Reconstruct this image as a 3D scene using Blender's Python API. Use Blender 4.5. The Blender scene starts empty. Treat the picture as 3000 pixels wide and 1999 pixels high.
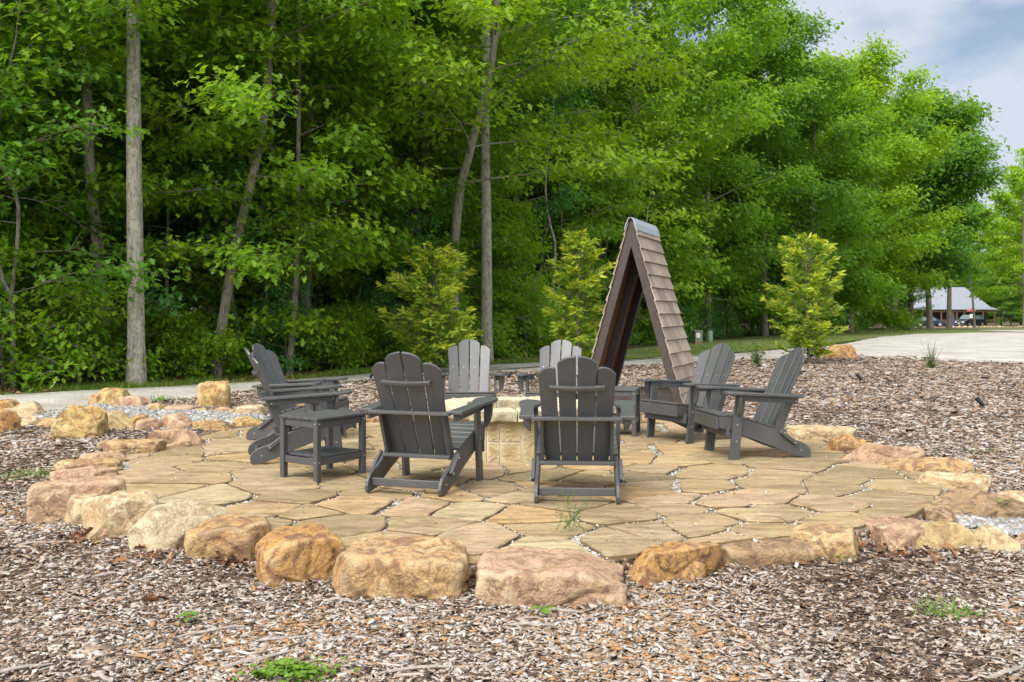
import bpy, bmesh, math, random
import numpy as np
from mathutils import Vector, Matrix, noise as mnoise

# ------------------------------------------------------------------ camera, world, sun, exposure
scene = bpy.context.scene
F, HC, HZ, CXP = 2780.0, 1.24, 914.0, 1500.0       # focal (px of the 3000 px photo), eye height, horizon row, centre column
cam_d = bpy.data.cameras.new("camera"); cam = bpy.data.objects.new("camera", cam_d)
scene.collection.objects.link(cam); scene.camera = cam
cam.location = (0, 0, HC); cam.rotation_euler = (math.radians(90), 0, 0)
cam_d.sensor_width = 36; cam_d.lens = F / 3000 * 36; cam_d.shift_y = -(999.5 - HZ) / 3000
cam_d.clip_start = 0.05; cam_d.clip_end = 3000

SUN_EL, SUN_AZ = 52, 215          # azimuth measured from +Y (north) clockwise: behind the camera, a little left
world = bpy.data.worlds.new("World"); scene.world = world; world.use_nodes = True
wn, wl = world.node_tree.nodes, world.node_tree.links
wn.clear()
out = wn.new("ShaderNodeOutputWorld"); bg = wn.new("ShaderNodeBackground")
sky = wn.new("ShaderNodeTexSky"); sky.sky_type = 'NISHITA'; sky.sun_disc = False
sky.sun_elevation = math.radians(SUN_EL); sky.sun_rotation = math.radians(SUN_AZ)
sky.dust_density = 0.6; sky.ozone_density = 1.5
tc = wn.new("ShaderNodeTexCoord"); mp = wn.new("ShaderNodeMapping")
mp.inputs['Scale'].default_value = (1.0, 1.0, 2.2); mp.inputs['Rotation'].default_value = (.2, 0.25, 4.2)
nz = wn.new("ShaderNodeTexNoise"); nz.inputs['Scale'].default_value = 4.6; nz.inputs['Detail'].default_value = 8
nz.inputs['Roughness'].default_value = 0.5; nz.inputs['Distortion'].default_value = 0.25
rp = wn.new("ShaderNodeValToRGB"); rp.color_ramp.elements[0].position = 0.38; rp.color_ramp.elements[1].position = 0.53
rp.color_ramp.elements[0].color = (0.28, 0.28, 0.28, 1)
mx = wn.new("ShaderNodeMix"); mx.data_type = 'RGBA'
mx.inputs['B'].default_value = (5.0, 5.6, 6.8, 1)
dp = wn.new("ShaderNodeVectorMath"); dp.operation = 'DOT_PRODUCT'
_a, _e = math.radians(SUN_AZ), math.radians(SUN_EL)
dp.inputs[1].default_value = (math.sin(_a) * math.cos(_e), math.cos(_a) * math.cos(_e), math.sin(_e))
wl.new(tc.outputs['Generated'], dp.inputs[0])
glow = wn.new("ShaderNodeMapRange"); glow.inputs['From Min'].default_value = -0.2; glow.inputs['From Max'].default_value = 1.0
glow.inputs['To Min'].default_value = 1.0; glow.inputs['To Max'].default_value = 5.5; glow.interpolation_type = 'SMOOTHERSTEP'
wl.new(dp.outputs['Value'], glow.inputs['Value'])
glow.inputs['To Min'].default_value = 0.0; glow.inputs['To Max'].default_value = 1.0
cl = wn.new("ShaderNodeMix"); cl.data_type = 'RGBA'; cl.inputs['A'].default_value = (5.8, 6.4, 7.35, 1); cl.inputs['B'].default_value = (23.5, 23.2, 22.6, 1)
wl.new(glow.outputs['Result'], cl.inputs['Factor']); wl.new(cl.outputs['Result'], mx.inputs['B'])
wl.new(tc.outputs['Generated'], mp.inputs['Vector']); wl.new(mp.outputs['Vector'], nz.inputs['Vector'])
wl.new(nz.outputs['Fac'], rp.inputs['Fac']); wl.new(rp.outputs['Color'], mx.inputs['Factor'])
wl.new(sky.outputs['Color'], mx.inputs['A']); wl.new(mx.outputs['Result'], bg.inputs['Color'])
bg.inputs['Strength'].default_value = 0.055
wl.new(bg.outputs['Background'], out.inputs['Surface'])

sl = bpy.data.lights.new("sun", 'SUN'); so = bpy.data.objects.new("sun", sl); scene.collection.objects.link(so)
sl.energy = 1.9; sl.angle = math.radians(24); sl.color = (1.0, 0.95, 0.88)
az, el = math.radians(SUN_AZ), math.radians(SUN_EL)
sdir = Vector((math.sin(az) * math.cos(el), math.cos(az) * math.cos(el), math.sin(el)))
so.rotation_euler = sdir.to_track_quat('Z', 'Y').to_euler()
vs = scene.view_settings
scene.display_settings.display_device = 'sRGB'
vs.view_transform = 'Standard'; vs.look = 'None'; vs.exposure = 1.1; vs.gamma = 1.0
cy = scene.cycles
cy.max_bounces = 8; cy.diffuse_bounces = 5; cy.glossy_bounces = 2; cy.transmission_bounces = 6
cy.transparent_max_bounces = 4; cy.use_denoising = True

# ------------------------------------------------------------------ helpers
RNG = np.random.default_rng(7); random.seed(7)
COL = scene.collection
PC = (0.0, 8.3); PR = 3.5            # patio centre and radius

def sstep(a, b, x):
    t = np.clip((np.asarray(x, float) - a) / (b - a), 0, 1); return t * t * (3 - 2 * t)

def gz(x, y):
    x = np.asarray(x, float); y = np.asarray(y, float)
    z = -0.13 * (1 - sstep(4.4, 8.5, y)) + 0.05 * sstep(2.5, 6, x) * sstep(6, 9, y) * (1 - sstep(14, 22, y))
    z = z - np.clip(y - 56, 0, 400) * 0.0116
    return z

def ghit(px, py, dz=0.0):
    """world point where the photo pixel meets the ground"""
    Y = 10.0
    for _ in range(40):
        X = (px - CXP) * Y / F
        z = float(gz(X, Y)) + dz
        Y = 0.5 * Y + 0.5 * min(400.0, (HC - z) * F / (py - HZ))
    return (px - CXP) * Y / F, Y, float(gz((px - CXP) * Y / F, Y)) + dz

def zat(py, Y): return HC - (py - HZ) * Y / F

def tag(o, label=None, cat=None, group=None, kind=None):
    if label: o['label'] = label
    if cat: o['category'] = cat
    if group: o['group'] = group
    if kind: o['kind'] = kind
    return o

def empty(name, loc=(0, 0, 0), rz=0.0):
    o = bpy.data.objects.new(name, None); COL.objects.link(o); o.empty_display_size = 0.2
    o.location = loc; o.rotation_euler = (0, 0, rz); return o

def mesh_obj(name, verts, faces, mat=None, parent=None, smooth=False, attrs=None, uniform=None):
    """verts Nx3, faces list or (M,k) array"""
    me = bpy.data.meshes.new(name)
    verts = np.asarray(verts, np.float32)
    if isinstance(faces, np.ndarray):
        M, k = faces.shape
        me.vertices.add(len(verts)); me.vertices.foreach_set('co', verts.ravel())
        me.loops.add(M * k); me.loops.foreach_set('vertex_index', faces.astype(np.int32).ravel())
        me.polygons.add(M); me.polygons.foreach_set('loop_start', np.arange(0, M * k, k, dtype=np.int32))
        me.polygons.foreach_set('loop_total', np.full(M, k, np.int32))
        me.update(calc_edges=True)
    else:
        me.from_pydata([tuple(map(float, v)) for v in verts], [], [tuple(map(int, f)) for f in faces]); me.update()
    if smooth: me.polygons.foreach_set('use_smooth', [True] * len(me.polygons))
    if attrs is not None:
        for an, (dom, arr) in attrs.items():
            a = me.attributes.new(an, 'FLOAT', dom); a.data.foreach_set('value', np.asarray(arr, np.float32))
    if mat: me.materials.append(mat)
    o = bpy.data.objects.new(name, me); COL.objects.link(o)
    if parent: o.parent = parent
    return o

class Batch:
    """collects polygons that become one mesh"""
    def __init__(s): s.v = []; s.f = []; s.a = []
    def add(s, v, f, a=0.0):
        n = len(s.v); s.v.extend([tuple(p) for p in v]); s.f.extend([tuple(i + n for i in q) for q in f]); s.a.extend([a] * len(f))
    def prism(s, poly, axis, a0, a1, M=None, a=0.0):
        """extrude a 2-D polygon: axis 'x' -> poly is (y,z); 'y' -> (x,z); 'z' -> (x,y)"""
        n = len(poly); v = []
        for t in (a0, a1):
            for p, q in poly:
                v.append({'x': (t, p, q), 'y': (p, t, q), 'z': (p, q, t)}[axis])
        if M is not None: v = [tuple(M @ Vector(p)) for p in v]
        f = [tuple(range(n))[::-1], tuple(range(n, 2 * n))] + [(i, (i + 1) % n, n + (i + 1) % n, n + i) for i in range(n)]
        s.add(v, f, a)
    def box(s, x0, x1, y0, y1, z0, z1, M=None, a=0.0):
        s.prism([(x0, y0), (x1, y0), (x1, y1), (x0, y1)], 'z', z0, z1, M, a)
    def tube(s, pts, rad, sides=8, cap=True, a=0.0):
        v, f = tube(pts, rad, sides)
        f = [tuple(q) for q in f]
        if cap:
            n = len(v); f = f + [tuple(range(sides))[::-1], tuple(range(n - sides, n))]
        s.add(v, f, a)
    def build(s, name, mat, parent=None, bevel=0.0, smooth=False, attr=False, segs=1):
        o = mesh_obj(name, s.v, s.f, mat, parent, attrs={'rnd': ('FACE', s.a)} if attr else None)
        bm = bmesh.new(); bm.from_mesh(o.data); bmesh.ops.recalc_face_normals(bm, faces=bm.faces)
        if bevel > 0:
            es = [e for e in bm.edges if len(e.link_faces) == 2 and e.calc_face_angle(0) > 0.5]
            bmesh.ops.bevel(bm, geom=es, offset=bevel, segments=segs, affect='EDGES', profile=0.6, clamp_overlap=True)
        bm.to_mesh(o.data); bm.free()
        if smooth:
            o.data.polygons.foreach_set('use_smooth', [True] * len(o.data.polygons))
            try: o.data.set_sharp_from_angle(angle=math.radians(38))
            except Exception: pass
        return o

def tube(pts, rad, sides=8):
    pts = np.asarray(pts, float); n = len(pts); rad = np.broadcast_to(np.asarray(rad, float), (n,))
    d = np.gradient(pts, axis=0); d /= np.linalg.norm(d, axis=1)[:, None] + 1e-9
    ref = np.array([0.0, 0, 1]) if abs(d[0, 2]) < 0.8 else np.array([1.0, 0, 0])
    u = np.cross(d, ref); u /= np.linalg.norm(u, axis=1)[:, None] + 1e-9
    w = np.cross(d, u)
    an = np.arange(sides) * 2 * math.pi / sides
    v = pts[:, None, :] + rad[:, None, None] * (np.cos(an)[None, :, None] * u[:, None, :] + np.sin(an)[None, :, None] * w[:, None, :])
    i = np.arange(n - 1)[:, None] * sides; j = np.arange(sides)[None, :]; k = (j + 1) % sides
    f = np.stack([i + j, i + k, i + sides + k, i + sides + j], -1).reshape(-1, 4)
    return v.reshape(-1, 3), f

def copy_tree(o, parent=None):
    c = o.copy(); COL.objects.link(c)
    if parent: c.parent = parent
    for ch in list(o.children): copy_tree(ch, c)
    return c

# ------------------------------------------------------------------ materials
def new_mat(name):
    m = bpy.data.materials.new(name); m.use_nodes = True
    nt = m.node_tree; b = nt.nodes['Principled BSDF']; return m, nt.nodes, nt.links, b

def ramp(N, pts, interp='LINEAR'):
    r = N.new("ShaderNodeValToRGB"); cr = r.color_ramp; cr.interpolation = interp
    while len(cr.elements) < len(pts): cr.elements.new(0.5)
    for e, (p, c) in zip(cr.elements, pts): e.position = p; e.color = (*c, 1)
    return r

def coords(N, L, rnd=True, scale=(1, 1, 1)):
    t = N.new("ShaderNodeTexCoord"); m = N.new("ShaderNodeMapping"); m.inputs['Scale'].default_value = scale
    L.new(t.outputs['Object'], m.inputs['Vector'])
    if rnd:
        oi = N.new("ShaderNodeObjectInfo"); mu = N.new("ShaderNodeMath"); mu.operation = 'MULTIPLY'; mu.inputs[1].default_value = 37.0
        L.new(oi.outputs['Random'], mu.inputs[0]); L.new(mu.outputs[0], m.inputs['Location'])
    return m.outputs['Vector']

def noise_n(N, L, vec, scale, detail=5, rough=0.55, dist=0.0):
    n = N.new("ShaderNodeTexNoise"); n.inputs['Scale'].default_value = scale; n.inputs['Detail'].default_value = detail
    n.inputs['Roughness'].default_value = rough; n.inputs['Distortion'].default_value = dist
    L.new(vec, n.inputs['Vector']); return n.outputs['Fac']

def mixc(N, L, fac, a, b, mode='MIX'):
    m = N.new("ShaderNodeMix"); m.data_type = 'RGBA'; m.blend_type = mode
    if isinstance(fac, float): m.inputs['Factor'].default_value = fac
    else: L.new(fac, m.inputs['Factor'])
    for k, s in (('A', a), ('B', b)):
        if isinstance(s, tuple): m.inputs[k].default_value = (*s, 1)
        else: L.new(s, m.inputs[k])
    return m.outputs['Result']

def bump(N, L, b, h, strength=0.4, dist=0.02):
    n = N.new("ShaderNodeBump"); n.inputs['Strength'].default_value = strength; n.inputs['Distance'].default_value = dist
    L.new(h, n.inputs['Height']); L.new(n.outputs['Normal'], b.inputs['Normal'])

def attr_n(N, name='rnd'):
    a = N.new("ShaderNodeAttribute"); a.attribute_name = name; return a.outputs['Fac']

def simple(name, col, rough=0.6, metal=0.0, var=0.0, scale=20, bmp=0.0):
    m, N, L, b = new_mat(name); b.inputs['Roughness'].default_value = rough; b.inputs['Metallic'].default_value = metal
    if var or bmp:
        v = coords(N, L); n = noise_n(N, L, v, scale)
        r = ramp(N, [(0.3, tuple(c * (1 - var) for c in col)), (0.7, tuple(min(1, c * (1 + var)) for c in col))])
        L.new(n, r.inputs['Fac']); L.new(r.outputs['Color'], b.inputs['Base Color'])
        if bmp: bump(N, L, b, n, bmp, 0.01)
    else: b.inputs['Base Color'].default_value = (*col, 1)
    return m

def stone_mat(name, c1, c2, c3, dark, rough=0.85, moss=None):
    def buff(c, k=.14, g=1.04):
        l = .3 * c[0] + .6 * c[1] + .1 * c[2]; t = (l * 1.22, l * .98, l * .70)
        return tuple(min(.8, g * (c[i] * (1 - k) + t[i] * k)) for i in range(3))
    c1, c2, c3, dark = buff(c1), buff(c2), buff(c3), buff(dark, .3, 1.0)
    m, N, L, b = new_mat(name); b.inputs['Roughness'].default_value = rough; b.inputs['Specular IOR Level'].default_value = 0.25
    v = coords(N, L)
    n1 = noise_n(N, L, v, 3.2, 4, 0.6, 0.9)
    r1 = ramp(N, [(0.34, c1), (0.46, c2), (0.56, c2), (0.66, c3)]); L.new(n1, r1.inputs['Fac'])
    n2 = noise_n(N, L, v, 7.0, 6, 0.65, 1.6)
    r2 = ramp(N, [(0.49, (0, 0, 0)), (0.57, (1, 1, 1))]); L.new(n2, r2.inputs['Fac'])
    c = mixc(N, L, 0.0, r1.outputs['Color'], dark)
    mm = N.new("ShaderNodeMath"); mm.operation = 'MULTIPLY'; mm.inputs[1].default_value = 0.85
    L.new(r2.outputs['Color'], mm.inputs[0])
    c = mixc(N, L, mm.outputs[0], r1.outputs['Color'], dark)
    # iron-stained veins
    w = N.new("ShaderNodeTexNoise"); w.inputs['Scale'].default_value = 5.0; w.inputs['Detail'].default_value = 3; w.inputs['Distortion'].default_value = 2.2
    L.new(v, w.inputs['Vector'])
    rv = ramp(N, [(0.485, (0, 0, 0)), (0.5, (1, 1, 1)), (0.515, (0, 0, 0))]); L.new(w.outputs['Fac'], rv.inputs['Fac'])
    mv = N.new("ShaderNodeMath"); mv.operation = 'MULTIPLY'; mv.inputs[1].default_value = 0.65; L.new(rv.outputs['Color'], mv.inputs[0])
    c = mixc(N, L, mv.outputs[0], c, tuple(k * 0.55 for k in dark))
    n3 = noise_n(N, L, v, 90, 4, 0.7)
    r3 = ramp(N, [(0.3, (0.72, 0.72, 0.72)), (0.7, (1.15, 1.13, 1.08))]); L.new(n3, r3.inputs['Fac'])
    c = mixc(N, L, 1.0, c, r3.outputs['Color'], 'MULTIPLY')
    ge = N.new("ShaderNodeNewGeometry"); rpt = ramp(N, [(0.51, (0, 0, 0)), (0.58, (.6, .6, .6))]); L.new(ge.outputs['Pointiness'], rpt.inputs['Fac'])
    c = mixc(N, L, rpt.outputs['Color'], c, tuple(min(.75, k * 1.22 + .04) for k in c3))
    if moss:
        nm = noise_n(N, L, v, 2.6, 4, 0.7); rm = ramp(N, [(0.6, (0, 0, 0)), (0.72, (0.75, 0.75, 0.75))]); L.new(nm, rm.inputs['Fac'])
        c = mixc(N, L, rm.outputs['Color'], c, moss)
    L.new(c, b.inputs['Base Color'])
    n4 = noise_n(N, L, v, 11, 8, 0.68, 0.6); n5 = noise_n(N, L, v, 45, 5, 0.7)
    ad = N.new("ShaderNodeMath"); ad.operation = 'MULTIPLY_ADD'; ad.inputs[1].default_value = 0.35
    L.new(n5, ad.inputs[0]); L.new(n4, ad.inputs[2])
    bump(N, L, b, ad.outputs[0], 0.95, 0.05)
    return m

M = {}
M['cream'] = stone_mat('stone_cream', (.50, .33, .17), (.58, .44, .26), (.66, .55, .38), (.42, .26, .14))
M['tan'] = stone_mat('stone_tan', (.42, .23, .10), (.52, .33, .15), (.60, .45, .25), (.27, .14, .08))
M['pink'] = stone_mat('stone_pink', (.42, .25, .16), (.52, .34, .22), (.58, .42, .27), (.33, .18, .12))
M['orange'] = stone_mat('stone_orange', (.42, .20, .06), (.50, .27, .08), (.55, .36, .16), (.22, .10, .07))
M['yellow'] = stone_mat('stone_yellow', (.44, .27, .08), (.52, .36, .13), (.58, .44, .22), (.32, .17, .05))
M['brown'] = stone_mat('stone_brown', (.30, .19, .10), (.38, .25, .14), (.46, .32, .18), (.22, .13, .08))
M['mossy'] = stone_mat('stone_mossy', (.46, .38, .24), (.54, .45, .30), (.62, .54, .40), (.38, .28, .15), moss=(.30, .30, .08))
M['olive'] = stone_mat('stone_olive', (.40, .29, .12), (.48, .36, .17), (.54, .43, .23), (.36, .23, .10))

# flagstone
m, N, L, b = new_mat('flagstone'); M['flag'] = m
b.inputs['Roughness'].default_value = 0.8; b.inputs['Specular IOR Level'].default_value = 0.3
v = coords(N, L, False); a = attr_n(N)
cr = ramp(N, [(0.0, (.27, .205, .12)), (0.2, (.35, .265, .15)), (0.4, (.40, .295, .16)), (0.6, (.37, .285, .175)), (0.75, (.45, .32, .20)), (0.87, (.44, .29, .14)), (0.93, (.46, .38, .23)), (1.0, (.36, .23, .14))])
L.new(a, cr.inputs['Fac'])
vs_ = coords(N, L, False, (1.0, 3.5, 1.0))
n1 = noise_n(N, L, vs_, 2.2, 6, 0.62, 0.5); r1 = ramp(N, [(0.30, (.58, .55, .50)), (0.47, (.98, .97, .95)), (0.68, (1.22, 1.22, 1.22))]); L.new(n1, r1.inputs['Fac'])
c = mixc(N, L, 1.0, cr.outputs['Color'], r1.outputs['Color'], 'MULTIPLY')
n2 = noise_n(N, L, v, 60, 4, 0.7); r2 = ramp(N, [(0.3, (.8, .8, .8)), (0.7, (1.12, 1.12, 1.1))]); L.new(n2, r2.inputs['Fac'])
c = mixc(N, L, 1.0, c, r2.outputs['Color'], 'MULTIPLY')
n3 = noise_n(N, L, v, 1.1, 5, 0.7, 0.4); r3 = ramp(N, [(0.56, (0, 0, 0)), (0.72, (.55, .55, .55))]); L.new(n3, r3.inputs['Fac'])
c = mixc(N, L, r3.outputs['Color'], c, (.17, .135, .05))
n6 = noise_n(N, L, coords(N, L, False, (1.0, 2.2, 1.0)), 4.5, 7, 0.75, 1.2); r6 = ramp(N, [(0.50, (0, 0, 0)), (0.60, (.5, .5, .5)), (.66, (.1, .1, .1))]); L.new(n6, r6.inputs['Fac'])
c = mixc(N, L, r6.outputs['Color'], c, (.15, .11, .065))
n7 = noise_n(N, L, coords(N, L, False, (1.0, 1.6, 1.0)), 3.1, 5, 0.7, 1.0); r7 = ramp(N, [(0.55, (0, 0, 0)), (0.68, (.45, .45, .45))]); L.new(n7, r7.inputs['Fac'])
c = mixc(N, L, r7.outputs['Color'], c, (.52, .44, .31))
nb = noise_n(N, L, vs_, 7, 10, 0.72, 0.7); bump(N, L, b, nb, 0.9, 0.03)
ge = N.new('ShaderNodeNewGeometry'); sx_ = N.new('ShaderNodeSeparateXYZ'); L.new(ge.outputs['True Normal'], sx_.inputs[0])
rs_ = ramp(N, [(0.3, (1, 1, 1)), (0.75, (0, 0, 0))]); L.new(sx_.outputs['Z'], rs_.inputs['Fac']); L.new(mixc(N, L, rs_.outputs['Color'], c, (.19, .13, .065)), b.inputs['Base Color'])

def speckle(name, cols, scale, rough=0.9, bs=0.8, bd=0.02, big=None):
    m, N, L, b = new_mat(name); b.inputs['Roughness'].default_value = rough; b.inputs['Specular IOR Level'].default_value = 0.2
    v = coords(N, L, False)
    vo = N.new("ShaderNodeTexVoronoi"); vo.inputs['Scale'].default_value = scale; L.new(v, vo.inputs['Vector'])
    sp = N.new("ShaderNodeSeparateColor"); L.new(vo.outputs['Color'], sp.inputs[0])
    n = len(cols); r = ramp(N, [(i / n, c) for i, c in enumerate(cols)], 'CONSTANT'); L.new(sp.outputs[0], r.inputs['Fac'])
    c = r.outputs['Color']
    if big:
        nn = noise_n(N, L, v, big[0], 5, 0.6, 0.3); rr = ramp(N, [(0.35, big[1]), (0.65, big[2])]); L.new(nn, rr.inputs['Fac'])
        c = mixc(N, L, 1.0, c, rr.outputs['Color'], 'MULTIPLY')
    L.new(c, b.inputs['Base Color'])
    iv = N.new("ShaderNodeMath"); iv.operation = 'SUBTRACT'; iv.inputs[0].default_value = 1.0; L.new(vo.outputs['Distance'], iv.inputs[1])
    bump(N, L, b, iv.outputs[0], bs, bd)
    return m
M['gravel'] = speckle('joint_gravel', [(.46, .43, .38), (.58, .56, .52), (.34, .29, .22), (.62, .60, .57), (.26, .19, .12), (.50, .45, .38)], 110, big=(2.2, (.35, .30, .20), (1.1, 1.1, 1.1)))
M['road'] = speckle('road_gravel', [(.40, .385, .36), (.48, .46, .44), (.34, .325, .30), (.54, .53, .51), (.43, .41, .38)], 45, bs=0.5, big=(0.8, (.74, .71, .68), (1.10, 1.09, 1.08)))
M['mulchbase'] = speckle('mulch_bed', [(.10, .06, .035), (.16, .11, .08), (.05, .032, .02), (.27, .21, .17), (.20, .12, .07), (.34, .29, .25)], 55, big=(0.8, (.75, .7, .65), (1.1, 1.1, 1.1)))
M['floor'] = speckle('forest_floor', [(.07, .045, .02), (.11, .07, .035), (.05, .05, .02), (.04, .075, .015), (.13, .08, .045)], 14, big=(0.3, (.7, .7, .7), (1.15, 1.15, 1.1)))
m, N, L, b = new_mat('grass_ground'); M['verge'] = m; b.inputs['Roughness'].default_value = 0.95
v = coords(N, L, False); n1 = noise_n(N, L, v, 0.45, 6, 0.65, 0.3)
r1 = ramp(N, [(0.34, (.075, .145, .018)), (0.47, (.10, .16, .03)), (0.56, (.17, .15, .06)), (0.66, (.20, .14, .08))]); L.new(n1, r1.inputs['Fac'])
n2 = noise_n(N, L, v, 14, 5, 0.7); r2 = ramp(N, [(0.3, (.6, .6, .6)), (0.7, (1.3, 1.3, 1.3))]); L.new(n2, r2.inputs['Fac'])
L.new(mixc(N, L, 1.0, r1.outputs['Color'], r2.outputs['Color'], 'MULTIPLY'), b.inputs['Base Color']); bump(N, L, b, n2, 0.6, 0.05)

def rndmat(name, pts, interp='CONSTANT', rough=0.85, fine=None):
    m, N, L, b = new_mat(name); b.inputs['Roughness'].default_value = rough; b.inputs['Specular IOR Level'].default_value = 0.25
    r = ramp(N, pts, interp); L.new(attr_n(N), r.inputs['Fac']); c = r.outputs['Color']
    if fine:
        v = coords(N, L, False); n = noise_n(N, L, v, fine, 4, 0.7); rr = ramp(N, [(0.3, (.72, .72, .72)), (0.7, (1.15, 1.15, 1.15))]); L.new(n, rr.inputs['Fac'])
        c = mixc(N, L, 1.0, c, rr.outputs['Color'], 'MULTIPLY')
        bump(N, L, b, n, 0.4, 0.004)
    L.new(c, b.inputs['Base Color']); return m
M['chip'] = rndmat('wood_chip', [(0, (.075, .052, .038)), (.12, (.15, .105, .075)), (.22, (.24, .165, .11)), (.34, (.35, .26, .19)), (.46, (.38, .33, .29)), (.64, (.43, .38, .34)), (.86, (.53, .485, .445)), (.97, (.38, .22, .11))], fine=160)
M['pebble'] = rndmat('pebble', [(0, (.28, .28, .275)), (.3, (.36, .355, .35)), (.6, (.20, .195, .19)), (.8, (.45, .445, .44)), (.93, (.24, .20, .14))])
M['grain'] = rndmat('white_grain', [(0, (.52, .50, .46)), (.3, (.62, .60, .56)), (.55, (.42, .37, .29)), (.75, (.68, .67, .65)), (.92, (.28, .21, .12))])
M['deadleaf'] = rndmat('dead_leaf', [(0, (.17, .08, .045)), (.3, (.24, .12, .06)), (.6, (.13, .07, .045)), (.85, (.30, .19, .11))])

def leaf_mat(name, pts, trans=0.35, rough=0.45):
    m, N, L, b = new_mat(name)
    r = ramp(N, pts, 'LINEAR'); L.new(attr_n(N), r.inputs['Fac'])
    oi = N.new("ShaderNodeObjectInfo")
    c = mixc(N, L, 1.0, r.outputs['Color'], oi.outputs['Color'], 'MULTIPLY')
    L.new(c, b.inputs['Base Color']); b.inputs['Roughness'].default_value = rough; b.inputs['Specular IOR Level'].default_value = 0.35
    t = N.new("ShaderNodeBsdfTranslucent"); tcx = mixc(N, L, 1.0, c, (1.7, 1.6, 0.7), 'MULTIPLY'); L.new(tcx, t.inputs['Color'])
    ms = N.new("ShaderNodeMixShader"); ms.inputs['Fac'].default_value = trans
    L.new(b.outputs[0], ms.inputs[1]); L.new(t.outputs[0], ms.inputs[2])
    L.new(ms.outputs[0], N['Material Output'].inputs['Surface']); return m
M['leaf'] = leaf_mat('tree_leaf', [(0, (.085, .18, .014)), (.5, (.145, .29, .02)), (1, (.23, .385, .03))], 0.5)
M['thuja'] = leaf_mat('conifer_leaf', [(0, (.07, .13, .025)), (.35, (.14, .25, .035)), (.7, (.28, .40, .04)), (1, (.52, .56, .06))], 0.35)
M['grassblade'] = leaf_mat('grass_blade', [(0, (.09, .17, .02)), (.7, (.15, .25, .03)), (1, (.30, .28, .09))], 0.35)
M['weed'] = leaf_mat('weed_leaf', [(0, (.10, .20, .025)), (1, (.17, .29, .035))], 0.3)

def bark_mat(name, c1, c2, lich, sc=1.0):
    m, N, L, b = new_mat(name); b.inputs['Roughness'].default_value = 0.92; b.inputs['Specular IOR Level'].default_value = 0.15
    v = coords(N, L, True, (9 * sc, 9 * sc, 1.6 * sc)); n1 = noise_n(N, L, v, 2.2, 7, 0.72, 0.5)
    r1 = ramp(N, [(0.38, c1), (0.56, c2)]); L.new(n1, r1.inputs['Fac'])
    v2 = coords(N, L, True, (4, 4, 3)); n2 = noise_n(N, L, v2, 2.6, 6, 0.75, 1.4)
    r2 = ramp(N, [(0.50, (0, 0, 0)), (0.55, (.75, .75, .75))]); L.new(n2, r2.inputs['Fac'])
    L.new(mixc(N, L, r2.outputs['Color'], r1.outputs['Color'], lich), b.inputs['Base Color'])
    bump(N, L, b, n1, 0.9, 0.03); return m
M['bark'] = bark_mat('bark_grey', (.10, .085, .07), (.27, .24, .20), (.30, .29, .22))
M['barkpale'] = bark_mat('bark_pale', (.15, .135, .115), (.36, .34, .30), (.46, .45, .34))
M['barkdark'] = bark_mat('bark_dark', (.055, .045, .035), (.16, .13, .105), (.17, .17, .12))

# recycled-plastic lumber of the chairs
m, N, L, b = new_mat('grey_lumber'); M['lumber'] = m
v = coords(N, L, False, (1, 1, 1)); n1 = noise_n(N, L, v, 260, 3, 0.6)
r1 = ramp(N, [(0.35, (.041, .043, .046)), (0.65, (.064, .068, .073))]); L.new(n1, r1.inputs['Fac'])
n2 = noise_n(N, L, v, 5, 5, 0.7); r2 = ramp(N, [(0.45, (1, 1, 1)), (0.75, (1.35, 1.28, 1.15))]); L.new(n2, r2.inputs['Fac'])
L.new(mixc(N, L, 1.0, r1.outputs['Color'], r2.outputs['Color'], 'MULTIPLY'), b.inputs['Base Color'])
b.inputs['Roughness'].default_value = 0.48; b.inputs['Specular IOR Level'].default_value = 0.8; bump(N, L, b, n1, 0.25, 0.002)
M['steel'] = simple('stainless_steel', (.42, .42, .41), 0.5, 0.6)
M['black'] = simple('black_plastic', (.015, .015, .017), 0.4)
M['glass'] = simple('dark_glass', (.03, .035, .04), 0.12)

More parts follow.
